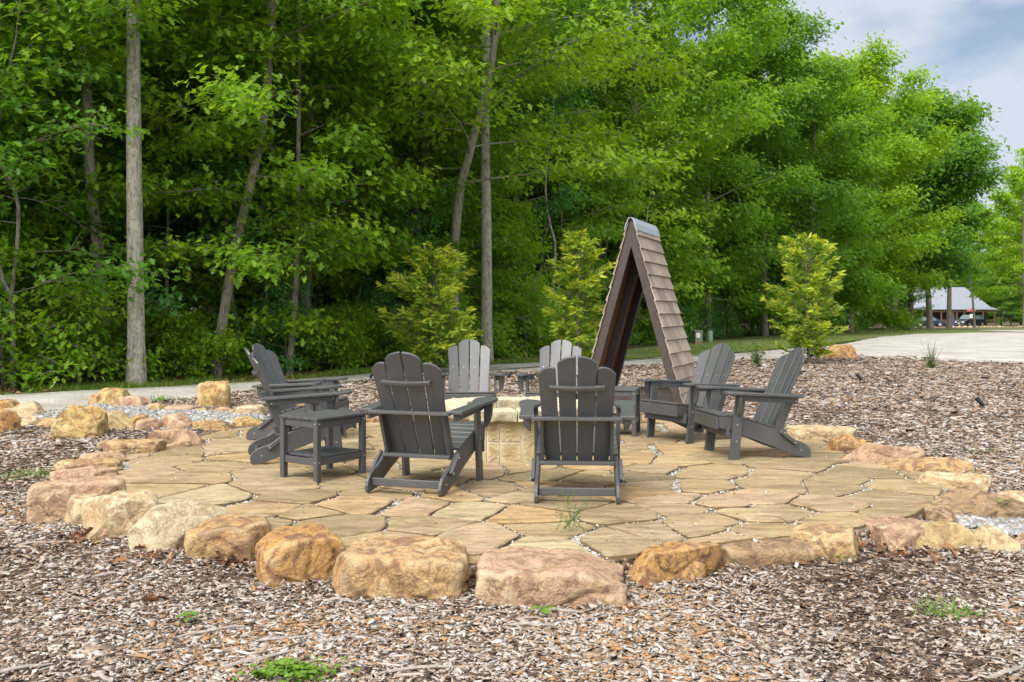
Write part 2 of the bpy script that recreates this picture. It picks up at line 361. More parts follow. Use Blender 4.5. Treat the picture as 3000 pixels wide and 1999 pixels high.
# ------------------------------------------------------------------ boulder list (outlines in the photo) and the patio edge they give
GR = 'boulders ringing the patio'; GD = 'rocks lining the gravel drain'
BL = [
 # front arc, left to right
 ((78,1098,280,1210), .30, 24, .75, 'pink', 'long boulder with flat pinkish top at the left end of the front arc', 1, GR),
 ((146,1135,232,1216), .24, 10, .3, 'cream', 'small lumpy cream rock wedged before the long flat-topped boulder', 2, GR),
 ((190,1120,367,1250), .52, 20, .45, 'cream', 'big smooth cream boulder left of the mossy pale one', 3, GR),
 ((310,1147,517,1278), .50, 12, .35, 'mossy', 'pale rounded boulder with green moss on its face', 4, GR),
 ((450,1185,630,1298), .42, -8, .8, 'tan', 'blocky tan boulder with pinkish flat top beside the mossy one', 5, GR),
 ((585,1213,792,1355), .48, 18, .6, 'orange', 'orange brown boulder with dark purplish patches on its face', 6, GR),
 ((783,1240,1084,1388), .52, -6, .85, 'tan', 'largest cracked yellow and tan boulder left of the flat slab', 7, GR),
 ((1100,1268,1430,1405), .56, -3, 1.8, 'pink', 'flat-topped rectangular pinkish slab at the front of the ring', 8, GR),
 ((1405,1233,1676,1352), .46, 10, .4, 'orange', 'rounded orange and yellow boulder right of the flat slab', 9, GR),
 ((1640,1235,1860,1312), .38, 6, .7, 'brown', 'long greyish brown boulder right of the rounded orange one', 10, GR),
 ((1815,1205,1977,1300), .38, -14, .6, 'tan', 'cracked tan and pink boulder with two sprouts before it', 11, GR),
 ((1968,1188,2152,1272), .36, 26, .9, 'pink', 'tilted pinkish slab with a broken brown side', 12, GR),
 ((2095,1195,2242,1272), .28, -4, .1, 'olive', 'smooth rounded olive tan rock right of the tilted slab', 13, GR),
 ((2220,1203,2338,1278), .28, -20, .5, 'cream', 'cream rock with a dark pit beside the smooth olive one', 14, GR),
 ((2328,1225,2400,1278), .28, 0, .3, 'pink', 'pinkish rock cut by the right edge of the photo', 15, GR),
 ((2080,1156,2214,1212), .40, 0, .5, 'brown', 'low flat brown rock behind the tilted slab', 16, GR),
 ((2150,1128,2372,1207), .42, -16, .5, 'brown', 'large grey brown boulder with a green seedling on top', 17, GR),
 ((2283,1126,2420,1166), .40, 0, .5, 'cream', 'cream boulder behind the large grey brown one', 18, GR),
 # right arc going back
 ((2118,1083,2272,1142), .34, -30, .85, 'cream', 'flat speckled cream slab on the right arc', 19, GR),
 ((2030,1046,2225,1100), .30, -24, .4, 'tan', 'long rounded orange tan boulder on the right arc', 20, GR),
 ((1938,1014,2110,1074), .28, -26, .5, 'pink', 'pinkish tan ridged boulder on the right arc', 21, GR),
 ((1905,998,2000,1042), .24, -30, .4, 'orange', 'dark rusty brown rock at the back of the right arc', 22, GR),
 ((1812,976,1960,1014), .26, -16, .6, 'cream', 'pale low rock behind the far right chair', 23, GR),
 # left arc going back
 ((118,1072,264,1122), .34, 20, .4, 'pink', 'rounded pinkish brown boulder third up the left arc', 24, GR),
 ((134,1052,272,1090), .32, 14, .55, 'tan', 'flat tan boulder fourth up the left arc', 25, GR),
 ((180,1036,300,1066), .30, 8, .5, 'pink', 'flat pinkish tan rock fifth up the left arc', 26, GR),
 ((233,1008,372,1044), .26, 12, .55, 'tan', 'long low tan kerb rock with a squared left end', 27, GR),
 ((340,984,470,1030), .22, 26, .35, 'pink', 'long low smooth pinkish kerb rock on the left arc', 28, GR),
 ((428,962,536,992), .24, 14, .5, 'tan', 'low tan kerb rock left of the yellow kerb rock', 29, GR),
 ((522,956,612,981), .24, 6, .4, 'yellow', 'yellow tan kerb rock beside the left chair feet', 30, GR),
 ((760,950,900,972), .24, 0, .5, 'tan', 'tan kerb rock behind the left chairs', 31, GR),
 ((900,944,1020,964), .24, 0, .5, 'cream', 'cream kerb rock behind the front left chair', 32, GR),
 ((1415,944,1475,975), .26, 0, .5, 'cream', 'cream kerb rock under the far side table', 33, GR),
 ((1475,942,1560,966), .26, -6, .5, 'pink', 'pinkish kerb rock before the shingled wood shelter', 34, GR),
 # drain and scattered rocks, left
 ((127,930,239,1016), .62, 10, .2, 'yellow', 'large rounded yellow boulder standing alone in the mulch at left', 40, None),
 ((-45,938,34,1001), .45, 0, .15, 'orange', 'dark orange boulder cut by the left edge of the photo', 41, None),
 ((14,922,98,966), .50, -6, .35, 'cream', 'pale tan boulder behind the dark orange one at the left edge', 42, None),
 ((-30,918,46,942), .40, 0, .3, 'orange', 'orange boulder beside the gravel path at the left edge', 43, None),
 ((458,875,530,941), .50, 8, .7, 'yellow', 'upright yellow block boulder on the mulch by the path', 44, None),
 ((668,915,718,942), .30, 0, .7, 'orange', 'rusty square rock seen under the left chair arms', 45, None),
 ((243,943,316,992), .34, 4, .35, 'olive', 'grey tan rock with a rounded left face in the drain edge', 46, GD),
 ((300,953,340,990), .30, 0, .4, 'orange', 'small orange rock between two larger drain rocks', 47, GD),
 ((310,958,378,995), .34, 8, .3, 'pink', 'reddish pink rounded rock in the near drain row', 48, GD),
 ((368,948,446,993), .38, -6, .25, 'pink', 'pale pink peaked rock at the right of the near drain row', 49, GD),
 ((90,960,136,986), .26, 0, .5, 'tan', 'small flat tan rock left of the large yellow boulder', 50, GD),
 ((44,954,98,984), .26, 0, .35, 'cream', 'small cream rock before the pale tan boulder', 51, GD),
 ((205,904,238,938), .30, 0, .4, 'tan', 'small tan rock left of the peaked cream one by the path', 52, GD),
 ((226,891,294,938), .45, 4, .4, 'yellow', 'peaked yellow tan boulder by the gravel path', 53, GD),
 ((250,917,285,943), .26, 0, .4, 'brown', 'small brown rock before the peaked yellow tan boulder', 54, GD),
 ((268,907,352,944), .36, -10, .4, 'pink', 'knobbly pinkish rock in the far drain row', 55, GD),
 ((340,924,390,951), .28, -10, .5, 'yellow', 'yellow tan rock in the middle of the far drain row', 56, GD),
 ((384,930,441,952), .26, 0, .6, 'pink', 'squarish pink tan rock in the far drain row', 57, GD),
 ((428,939,482,955), .24, 0, .4, 'olive', 'low olive rock in the far drain row', 58, GD),
 ((478,941,506,955), .22, 0, .4, 'brown', 'smallest brown rock in the far drain row', 59, GD),
 ((500,934,534,958), .26, 0, .5, 'pink', 'small pointed pale pink rock beside the olive one', 60, GD),
 ((520,936,556,960), .26, 0, .5, 'olive', 'dull tan rock between the pointed pink and the cream rock', 61, GD),
 ((548,930,604,962), .30, 0, .7, 'cream', 'cream rock with a brown streak nearest the left chairs', 62, GD),
 ((1515,900,1565,921), .30, 0, .4, 'orange', 'small orange rock beside the shelter foot', 63, None),
 ((1882,792,1966,824), .55, 0, .5, 'orange', 'orange tan boulder behind the right yellow conifer', 64, None),
]

def bgeom(bb, d, yaw, topz=None):
    """centre, width, depth extent, ground level and height of a boulder from its outline in the photo"""
    K = 1.275; x0, y0, x1, y1 = [k * K for k in bb]
    X, Yf, zb = ghit((x0 + x1) / 2, y1)
    a_ = math.radians(yaw); ca, sa = abs(math.cos(a_)), abs(math.sin(a_))
    Yc = Yf + d / 2
    for _ in range(4):
        W = (x1 - x0) * Yc / F; w = max(0.08, (W - .6 * d * sa) / max(ca, .3)); Dp = w * sa + d * ca; Yc = Yf + Dp * 0.5
    zt = zat(y0, Yf + Dp * 0.62) if topz is None else topz
    return ((x0 + x1) / 2 - CXP) * Yc / F, Yc, w, Dp, zb, max(zt - zb, 0.07), x1 - x0

_rt = []
for bb, d, yaw, blk, mt, lab, sdn, grp in BL:
    if grp == GR and sdn not in (2, 13, 14, 15, 17, 18, 33, 34, 31, 32):
        g_ = bgeom(bb, d, yaw); rr0 = math.hypot(g_[0] - PC[0], g_[1] - PC[1]); _rt.append((math.atan2(g_[1] - PC[1], g_[0] - PC[0]), rr0 - 0.02))
for a_ in (50, 70, 90, 110, 125): _rt.append((math.radians(a_), 3.45))
_rt.sort(); _ra = np.array([_rt[-1][0] - 2 * math.pi] + [q[0] for q in _rt] + [_rt[0][0] + 2 * math.pi]); _rr = np.array([_rt[-1][1]] + [q[1] for q in _rt] + [_rt[0][1]])
def rim(x, y, e=0.0):
    """radius of the patio edge in the direction of (x, y)"""
    t = np.arctan2(np.asarray(y, float) - PC[1], np.asarray(x, float) - PC[0])
    return sum(np.interp(((t + k + math.pi) % (2 * math.pi)) - math.pi, _ra, _rr) for k in (-.08, 0, .08)) / 3 + e

# ------------------------------------------------------------------ the setting: terrain, mulch, road, verge
def grid_sheet(name, P0, P1, nu, nv, mat, dz=0.0, zfun=None, power=1.0, kind='structure'):
    """ruled sheet between two polylines of world (x,y) points, draped on the ground"""
    def resample(P, n):
        P = np.asarray(P, float); d = np.r_[0, np.cumsum(np.hypot(*np.diff(P, axis=0).T))]
        t = np.linspace(0, d[-1], n) if n else d
        return np.c_[np.interp(t, d, P[:, 0]), np.interp(t, d, P[:, 1])]
    A, B = resample(P0, nu), resample(P1, nu)
    t = (np.linspace(0, 1, nv) ** power)[:, None, None]
    XY = A[None] * (1 - t) + B[None] * t
    x, y = XY[..., 0], XY[..., 1]
    z = gz(x, y) + dz
    if zfun is not None: z = zfun(x, y, z)
    vts = np.stack([x, y, z], -1).reshape(-1, 3)
    i = np.arange(nv - 1)[:, None] * nu; j = np.arange(nu - 1)[None]
    f = np.stack([i + j, i + j + 1, i + nu + j + 1, i + nu + j], -1).reshape(-1, 4)
    o = mesh_obj(name, vts, f, mat, smooth=True); tag(o, kind=kind); return o

def inpatio(x, y, r): return np.hypot(np.asarray(x) - PC[0], np.asarray(y) - PC[1]) < rim(x, y, r - PR)
def lowz(x, y, z): return np.where(inpatio(x, y, PR + 0.1), -0.09, z)

xs = np.concatenate([np.linspace(-500, -40, 14), np.linspace(-36, 60, 120), np.linspace(66, 600, 16)])
ys = np.concatenate([np.linspace(-60, 0, 6), np.linspace(1, 60, 110), np.linspace(64, 200, 35), np.linspace(230, 1500, 14)])
gx, gy = np.meshgrid(xs, ys); zz = gz(gx, np.minimum(gy, 400)) - 0.03
zz = np.where(inpatio(gx, gy, PR + 0.8), -0.25, zz)
nu = len(xs); i = np.arange(len(ys) - 1)[:, None] * nu; j = np.arange(nu - 1)[None]
tag(mesh_obj('ground', np.stack([gx, gy, zz], -1).reshape(-1, 3), np.stack([i + j, i + j + 1, i + nu + j + 1, i + nu + j], -1).reshape(-1, 4), M['floor'], smooth=True), kind='structure')

def pxl(L_): return [ghit(*p)[:2] for p in L_]
road_near = pxl([(-700, 1262), (-300, 1240), (0, 1224), (126, 1214), (265, 1195), (476, 1178), (585, 1166), (735, 1146), (1005, 1120), (1082, 1114), (1430, 1093), (1560, 1089), (1822, 1073), (2150, 1058), (2265, 1054), (2517, 1047), (2659, 1050), (2774, 1059), (3000, 1067), (3400, 1085), (3900, 1110)])
road_far = pxl([(-700, 1180), (-300, 1170), (0, 1161), (238, 1146), (371, 1140), (578, 1128), (735, 1122), (1004, 1104), (1084, 1097), (1430, 1071), (1560, 1064), (1822, 1057), (2020, 1042), (2150, 1035), (2265, 1026), (2400, 1014), (2479, 1008), (2525, 997), (2583, 988), (2678, 980), (2908, 975)])
def wob(P, s, amp, seed):
    P = np.asarray(P, float); out_ = []
    for k in range(len(P) - 1):
        for t in np.linspace(0, 1, 8, endpoint=False):
            q = P[k] * (1 - t) + P[k + 1] * t
            a_ = amp * (0.3 + q[1] / 25)
            out_.append((q[0] + a_ * 0.4 * mnoise.noise((q[0] * s, q[1] * s, seed)), q[1] + a_ * mnoise.noise((q[0] * s, q[1] * s, seed + 9))))
    out_.append(tuple(P[-1])); return out_
rn, rf = wob(road_near, 1.3, 0.22, 1.0), wob(road_far, 1.3, 0.25, 5.0)
rf_split = [p for p in rf]
# road: the path plus its widening to the right
far_ext = rf + [(60, 57), (75, 57)]
grid_sheet('road', rn + [(14.5, 16.5), (20, 17)], far_ext, 260, 40, M['road'], 0.012)
grid_sheet('side_road', pxl([(2866, 969), (3000, 974), (3300, 976)]), pxl([(2866, 967.5), (3000, 968), (3300, 968)]), 30, 4, M['road'], 0.02)
def mulz(x, y, z):
    n = np.vectorize(lambda a_, b_: mnoise.noise((a_ * 1.7, b_ * 1.7, 0)) * 0.02 + mnoise.noise((a_ * 6, b_ * 6, 3)) * 0.008)(x, y)
    return np.where(inpatio(x, y, PR - 0.12), -0.15, z + n)
grid_sheet('mulch', [(-9, -2), (-6, 1.0), (-3, 1.0), (0, 1.0), (3, 1.0), (7, 1.0), (11, 0)], rn, 240, 220, M['mulchbase'], 0.0, mulz, power=1.6)
verge_out = [(p[0] + 0.2, p[1] + (1.2 if p[0] < 0 else 1.2 + (p[0]) * 0.75)) for p in rf]
grid_sheet('grass_verge', rf, verge_out, 200, 12, M['verge'], 0.004)
lawn_far = [(-2, 28), (8, 46), (20, 62), (34, 85), (60, 120), (110, 150)]
grid_sheet('lawn', [(3, 26), (10, 36), (18, 50), (30, 60), (48, 60), (100, 62)], [(3, 30), (9, 42), (22, 66), (38, 90), (75, 146), (140, 146)], 60, 40, M['verge'], -0.008)
grid_sheet('dirt_lot', [(30, 92), (60, 92), (110, 100)], [(40, 165), (75, 165), (140, 165)], 20, 20, M['mulchbase'], -0.012)

# gravel drain beside the left boulders, and the one at the right
def sheet_poly(name, poly, mat, dz):
    bm = bmesh.new(); vs2 = [bm.verts.new((x, y, float(gz(x, y)) + dz)) for x, y in poly]; bm.faces.new(vs2)
    bmesh.ops.triangulate(bm, faces=bm.faces); me = bpy.data.meshes.new(name); bm.to_mesh(me); bm.free(); me.materials.append(mat)
    o = bpy.data.objects.new(name, me); COL.objects.link(o); tag(o, kind='structure'); return o
drain_px = [(100, 1225), (300, 1190), (420, 1195), (560, 1215), (760, 1222), (790, 1238), (600, 1252), (420, 1250), (250, 1250), (130, 1250)]
drainL = pxl(drain_px)
drainR = pxl([(2800, 1532), (2900, 1540), (3100, 1545), (3300, 1560), (3300, 1610), (3000, 1590), (2900, 1565), (2815, 1556)])
sheet_poly('gravel_drain', drainL, M['gravel'], 0.03)
sheet_poly('gravel_drain', drainR, M['gravel'], 0.03)

# ------------------------------------------------------------------ patio of irregular flagstones
seeds_px = [(614,1272),(538,1323),(419,1391),(530,1400),(636,1361),(650,1318),(440,1438),(614,1451),(723,1340),(823,1383),(823,1425),(882,1455),(801,1493),(746,1528),(1039,1476),(1001,1540),(1235,1485),(1243,1536),(1044,1412),(930,1372),
(1361,1494),(1565,1504),(1803,1504),(1419,1572),(1623,1552),(1589,1592),(1793,1579),(1929,1555),(1997,1484),(1878,1440),(1640,1477),(1640,1425),(1538,1450),(1436,1436),(1429,1371),(1344,1446),(1521,1371),(1606,1388),(1735,1400),(1878,1395),(1939,1416),(2031,1419),(1919,1375),(1854,1344),(1973,1351),(1973,1460),(2075,1514),(2048,1385),(1878,1317),(1963,1317),
(2325,1366),(2090,1376),(2126,1340),(2300,1387),(2289,1420),(2217,1456),(2102,1470),(2253,1557),(2415,1481),(2596,1452),(2524,1384),(2459,1402),(2640,1420),(2560,1358),(2434,1340),(2415,1311),(2163,1503),(2282,1492),(2470,1521),(2620,1508),(2126,1575),(2029,1550),(2426,1425),(1150,1400),(1190,1420),(1110,1360),(1230,1355),(700,1290),(480,1350),(1700,1340),(1760,1360),(1130,1585),(880,1500),(1120,1440)]
sd = [ghit(*p)[:2] for p in seeds_px]
sd = [((px - CXP) * (HC * F / (py - HZ)) / F, HC * F / (py - HZ)) for px, py in seeds_px]
rr_ = random.Random(11)
sd = [p for p in sd if inpatio(p[0], p[1], PR + 0.2)]
tries = 0
while tries < 6000:
    tries += 1
    x, y = rr_.uniform(-4.3, 4.3), rr_.uniform(4.3, 12.6)
    if not inpatio(x, y, PR + 0.15): continue
    if y < 8.6 and min((x - a_) ** 2 + (y - b_) ** 2 for a_, b_ in sd) < 0.50 ** 2: continue
    if y >= 8.6 and min((x - a_) ** 2 + (y - b_) ** 2 for a_, b_ in sd) < 0.56 ** 2: continue
    sd.append((x, y))
def rimpoly(e):
    o_ = []
    for t in np.linspace(0, 2 * math.pi, 96, endpoint=False):
        r_ = float(rim(PC[0] + math.cos(t), PC[1] + math.sin(t), e)); o_.append((PC[0] + r_ * math.cos(t), PC[1] + r_ * math.sin(t)))
    return o_
ringpoly = rimpoly(-0.03)
def clip(poly, nx, ny, d):
    o_ = []
    for k in range(len(poly)):
        p, q = poly[k], poly[(k + 1) % len(poly)]
        a_, b_ = p[0] * nx + p[1] * ny - d, q[0] * nx + q[1] * ny - d
        if a_ <= 0: o_.append(p)
        if a_ * b_ < 0:
            t = a_ / (a_ - b_); o_.append((p[0] + (q[0] - p[0]) * t, p[1] + (q[1] - p[1]) * t))
    return o_
flag = Batch(); flag_polys = []
for si, (sx, sy) in enumerate(sd):
    poly = ringpoly
    for sj, (tx, ty) in enumerate(sd):
        if si == sj: continue
        dx, dy = tx - sx, ty - sy; dd = math.hypot(dx, dy)
        if dd > 2.2 or dd < 1e-6: continue
        h = abs(math.sin(min(si, sj) * 12.9898 + max(si, sj) * 78.233) * 43758.5453) % 1
        gap = 0.005 + 0.030 * h ** 2.4
        # tilt the cut a little so the joints do not look like a plain Voronoi
        nx, ny = dx / dd, dy / dd
        d = nx * (sx + tx) / 2 + ny * (sy + ty) / 2 - gap
        poly = clip(poly, nx, ny, d)
        if len(poly) < 3: break
    if len(poly) < 3: continue
    # rough, slightly rounded outline
    P_ = []
    n = len(poly)
    ar = 0.5 * abs(sum(poly[k][0] * poly[(k + 1) % n][1] - poly[(k + 1) % n][0] * poly[k][1] for k in range(n)))
    if ar < 0.012: continue
    cxm = sum(p[0] for p in poly) / n; cym = sum(p[1] for p in poly) / n
    for k in range(n):
        p, q = poly[k], poly[(k + 1) % n]; ln = math.hypot(q[0] - p[0], q[1] - p[1])
        ns = max(1, int(ln / 0.035))
        for s in range(ns):
            t = s / ns
            x, y = p[0] + (q[0] - p[0]) * t, p[1] + (q[1] - p[1]) * t
            e = min(t, 1 - t) * ln
            w = 0.010 * max(0, 1 - e / 0.04)
            dx, dy = cxm - x, cym - y; dl = math.hypot(dx, dy) + 1e-6
            u = w + 0.020 * mnoise.noise((x * 3.5 + 7 , y * 3.5, 2.2)) * (1 if si % 2 else -1) * 0.0 + 0.013 * mnoise.noise((x * 9, y * 9, si)) + 0.006 * mnoise.noise((x * 30, y * 30, si))
            wx = 0.05 * mnoise.noise((x * 2.1, y * 2.1, 4.0)); wy = 0.05 * mnoise.noise((x * 2.1, y * 2.1, 8.0))
            P_.append((x + dx / dl * (u + 0.004) + wx, y + dy / dl * (u + 0.004) + wy))
    flag_polys.append(P_)
    h = rr_.uniform(-0.006, 0.006); t1, t2 = rr_.uniform(-.008, .008), rr_.uniform(-.008, .008)
    n = len(P_); inn = []
    for x, y in P_:
        dx, dy = cxm - x, cym - y; dl = math.hypot(dx, dy) + 1e-6; inn.append((x + dx / dl * 0.009, y + dy / dl * 0.009))
    hz = lambda x, y: h + t1 * (x - cxm) + t2 * (y - cym)
    V_ = [(x, y, -0.05) for x, y in P_] + [(x, y, hz(x, y) - 0.008) for x, y in P_] + [(x, y, hz(x, y)) for x, y in inn]
    F_ = [(k, (k + 1) % n, n + (k + 1) % n, n + k) for k in range(n)] + [(n + k, n + (k + 1) % n, 2 * n + (k + 1) % n, 2 * n + k) for k in range(n)] + [tuple(range(2 * n, 3 * n))]
    flag.add(V_, F_, rr_.random())
o = flag.build('patio', M['flag'], attr=True); tag(o, kind='structure')
bm = bmesh.new(); vv = [bm.verts.new((x, y, -0.022)) for x, y in rimpoly(-0.02)]; v2 = [bm.verts.new((x, y, -0.22)) for x, y in rimpoly(0.10)]
bm.faces.new(vv)
for k in range(len(vv)): bm.faces.new((vv[k], v2[k], v2[(k + 1) % len(vv)], vv[(k + 1) % len(vv)])).material_index = 1
me = bpy.data.meshes.new('patio_gravel'); bm.to_mesh(me); bm.free(); me.materials.append(M['gravel']); me.materials.append(M['mulchbase'])
o = bpy.data.objects.new('patio_gravel', me); COL.objects.link(o); tag(o, kind='structure')

# ------------------------------------------------------------------ scattered small stuff (vectorised)
def rough_boxes(pos, yaw, tiltx, tilty, ln, wd, th, rng, irregular=0.25):
    n = len(pos)
    base = np.array([[-.5, -.5, 0], [.5, -.5, 0], [.5, .5, 0], [-.5, .5, 0], [-.5, -.5, 1], [.5, -.5, 1], [.5, .5, 1], [-.5, .5, 1]], float)
    P = np.broadcast_to(base, (n, 8, 3)).copy()
    P[..., :2] += rng.uniform(-irregular, irregular, (n, 8, 2)) * 0.6
    P[..., 2] += rng.uniform(-.3, .3, (n, 8))
    P[..., 0] *= ln[:, None]; P[..., 1] *= wd[:, None]; P[..., 2] *= th[:, None]
    P[..., 2] += (P[..., 0] * np.tan(tiltx)[:, None] + P[..., 1] * np.tan(tilty)[:, None])
    c, s = np.cos(yaw)[:, None], np.sin(yaw)[:, None]
    X = P[..., 0] * c - P[..., 1] * s; Y = P[..., 0] * s + P[..., 1] * c
    V = np.stack([X + pos[:, None, 0], Y + pos[:, None, 1], P[..., 2] + pos[:, None, 2]], -1).reshape(-1, 3)
    q = np.array([[4, 5, 6, 7], [0, 1, 5, 4], [1, 2, 6, 5], [2, 3, 7, 6], [3, 0, 4, 7]])
    Fq = (np.arange(n)[:, None, None] * 8 + q[None]).reshape(-1, 4)
    return V, Fq

def mulch_height(x, y): return gz(x, y)
near_arr = np.array(rn)
def road_near_y(x): return np.interp(x, near_arr[:, 0], near_arr[:, 1])
def scatter_chips(n, ymin, ymax, size, seed, name, label):
    rng = np.random.default_rng(seed)
    # uniform in the picture: depth density falls with distance
    k = rng.uniform(1 / ymax, 1 / ymin, n * 2); y = 1 / k
    hw = y * (1500 / F) * 1.2 + 0.5
    x = rng.uniform(-1, 1, n * 2) * hw
    ok = (y < road_near_y(x) + rng.normal(0, .12, len(x))) & ~inpatio(x, y, PR + 0.02)
    x, y = x[ok][:n], y[ok][:n]; n = len(x)
    sc = size * np.maximum(1.0, (y / 5.0) ** 0.75)
    ln = np.exp(rng.normal(-3.86, 0.52, n)) * sc; wd = np.minimum(ln * 0.7, np.exp(rng.normal(-4.68, 0.42, n)) * sc)
    th = rng.uniform(.0012, .004, n) * sc
    st = rng.random(n) < 0.035; ln[st] *= 2.2; wd[st] *= 0.8; th[st] *= 1.7; ln = np.minimum(ln, .10 * np.minimum(sc, 2.0)); tl_ = np.minimum(1.0, .025 * sc / ln)
    z = gz(x, y) + 0.004 + rng.uniform(-0.004, 0.016, n) * sc
    V, Fq = rough_boxes(np.c_[x, y, z], rng.normal(0.15, 1.2, n), np.clip(rng.normal(0, .22, n), -.6, .6) * tl_, np.clip(rng.normal(0, .35, n), -.8, .8), ln, wd, th, rng)
    # pale weathered areas and fresher brown areas
    bias = np.array([mnoise.noise((a_ * 0.9, b_ * 0.9, 5)) for a_, b_ in zip(x, y)])
    r = np.clip(rng.random(n) + bias * 0.5 - 0.06 * sstep(7, 12, y) , 0, 1)
    far = (y > 11) & (rng.random(n) < 0.35); r[far] = rng.uniform(.3, .54, far.sum())
    o = mesh_obj(name, V, Fq, M['chip'], attrs={'rnd': ('FACE', np.repeat(r, 5))})
    return tag(o, label, 'wood chips', kind='stuff')
scatter_chips(105000, 2.7, 6.2, 1.0, 3, 'wood_chips', 'weathered wood chip mulch covering the ground in front of the boulders')
scatter_chips(85000, 5.6, 26, 1.0, 4, 'wood_chips', 'wood chip mulch covering the beds beside and behind the patio')

def heap_chips():
    rng = np.random.default_rng(55); P = []
    for bb, d, yaw, blk, mt, lab, sdn, grp in BL:
        X, Yc, w, Dp, zb, h, pw = bgeom(bb, d, yaw)
        if Yc > 12: continue
        n_ = int(260 * max(w, .3)); ax, ay = w * math.cos(math.radians(yaw)) / 2 * 1.05 + .02, Dp / 2
        t = rng.uniform(0, 6.283, n_); rr1 = 1 + np.abs(rng.normal(0, .10, n_)); sq = (np.abs(np.cos(t)) ** 4 + np.abs(np.sin(t)) ** 4) ** -.25 if blk > .5 else 1
        x, y = X + ax * rr1 * sq * np.cos(t), Yc + ay * rr1 * sq * np.sin(t)
        k = ~inpatio(x, y, PR + .03); x, y, q = x[k], y[k], rr1[k]
        P.append(np.c_[x, y, gz(x, y) + .012 + rng.uniform(0, .035, len(x)) * np.clip(1.25 - q, 0, .3) / .3])
    P = np.vstack(P); n_ = len(P); ln = np.minimum(.07, np.exp(rng.normal(-3.8, .5, n_))); wd = np.minimum(ln * .7, np.exp(rng.normal(-4.6, .4, n_)))
    V, Fq = rough_boxes(P, rng.uniform(0, 6.28, n_), np.clip(rng.normal(0, .35, n_), -.8, .8), rng.normal(0, .35, n_), ln, wd, rng.uniform(.0015, .004, n_), rng)
    o = mesh_obj('wood_chips', V, Fq, M['chip'], attrs={'rnd': ('FACE', np.repeat(rng.random(n_), 5))})
    tag(o, 'wood chips heaped against the feet of the boulders', 'wood chips', kind='stuff')
heap_chips()

def scatter_pebbles(name, pts, smin, smax, seed, label):
    rng = np.random.default_rng(seed); n = len(pts); ln = rng.uniform(smin, smax, n)
    V, Fq = rough_boxes(pts, rng.uniform(0, 6.3, n), np.clip(rng.normal(0, .25, n), -.5, .5), np.clip(rng.normal(0, .25, n), -.5, .5), ln, ln * rng.uniform(.5, .9, n), ln * rng.uniform(.35, .6, n), rng, 0.35)
    o = mesh_obj(name, V, Fq, M['grain' if name == 'gravel_grains' else 'pebble'], attrs={'rnd': ('FACE', np.repeat(rng.random(n), 5))}); return tag(o, label, 'gravel', kind='stuff')

def pts_in_poly(poly, n, rng, dz):
    P = np.array(poly); x = rng.uniform(P[:, 0].min(), P[:, 0].max(), n * 3); y = rng.uniform(P[:, 1].min(), P[:, 1].max(), n * 3)
    ins = np.zeros(len(x), bool)
    for k in range(len(P)):
        x0, y0 = P[k]; x1, y1 = P[(k + 1) % len(P)]
        c_ = ((y0 > y) != (y1 > y)) & (x < (x1 - x0) * (y - y0) / (y1 - y0 + 1e-12) + x0); ins ^= c_
    x, y = x[ins][:n], y[ins][:n]; return np.c_[x, y, gz(x, y) + dz]
scatter_pebbles('drain_gravel', pts_in_poly(drainL, 7000, RNG, 0.03), .025, .05, 5, 'pale grey gravel filling the drain between the boulders at left')
scatter_pebbles('drain_gravel', pts_in_poly(drainR, 2200, RNG, 0.03), .022, .042, 6, 'pale grey gravel filling the drain at the right edge')
# joint gravel grains
n = 60000; ang = RNG.uniform(0, 6.283, n); rad = (rim(PC[0] + np.cos(ang), PC[1] + np.sin(ang))) * np.sqrt(RNG.random(n)); x = PC[0] + rad * np.cos(ang); y = PC[1] + rad * np.sin(ang)
S_ = np.array(sd); wx = np.array([0.05 * mnoise.noise((a_ * 2.1, b_ * 2.1, 4.0)) for a_, b_ in zip(x, y)]); wy = np.array([0.05 * mnoise.noise((a_ * 2.1, b_ * 2.1, 8.0)) for a_, b_ in zip(x, y)])
D = np.hypot((x - wx)[:, None] - S_[None, :, 0], (y - wy)[:, None] - S_[None, :, 1]); D.partition(1, axis=1)
edge = D[:, 1] - D[:, 0]
ok = (edge < 0.075) | (RNG.random(n) < 0.006)
x, y, edge = x[ok], y[ok], edge[ok]
z = np.where(edge < 0.075, -0.018, 0.002)
scatter_pebbles('gravel_grains', np.c_[x, y, z], .005, .012, 8, 'crushed white gravel grains filling the joints between the flagstones')

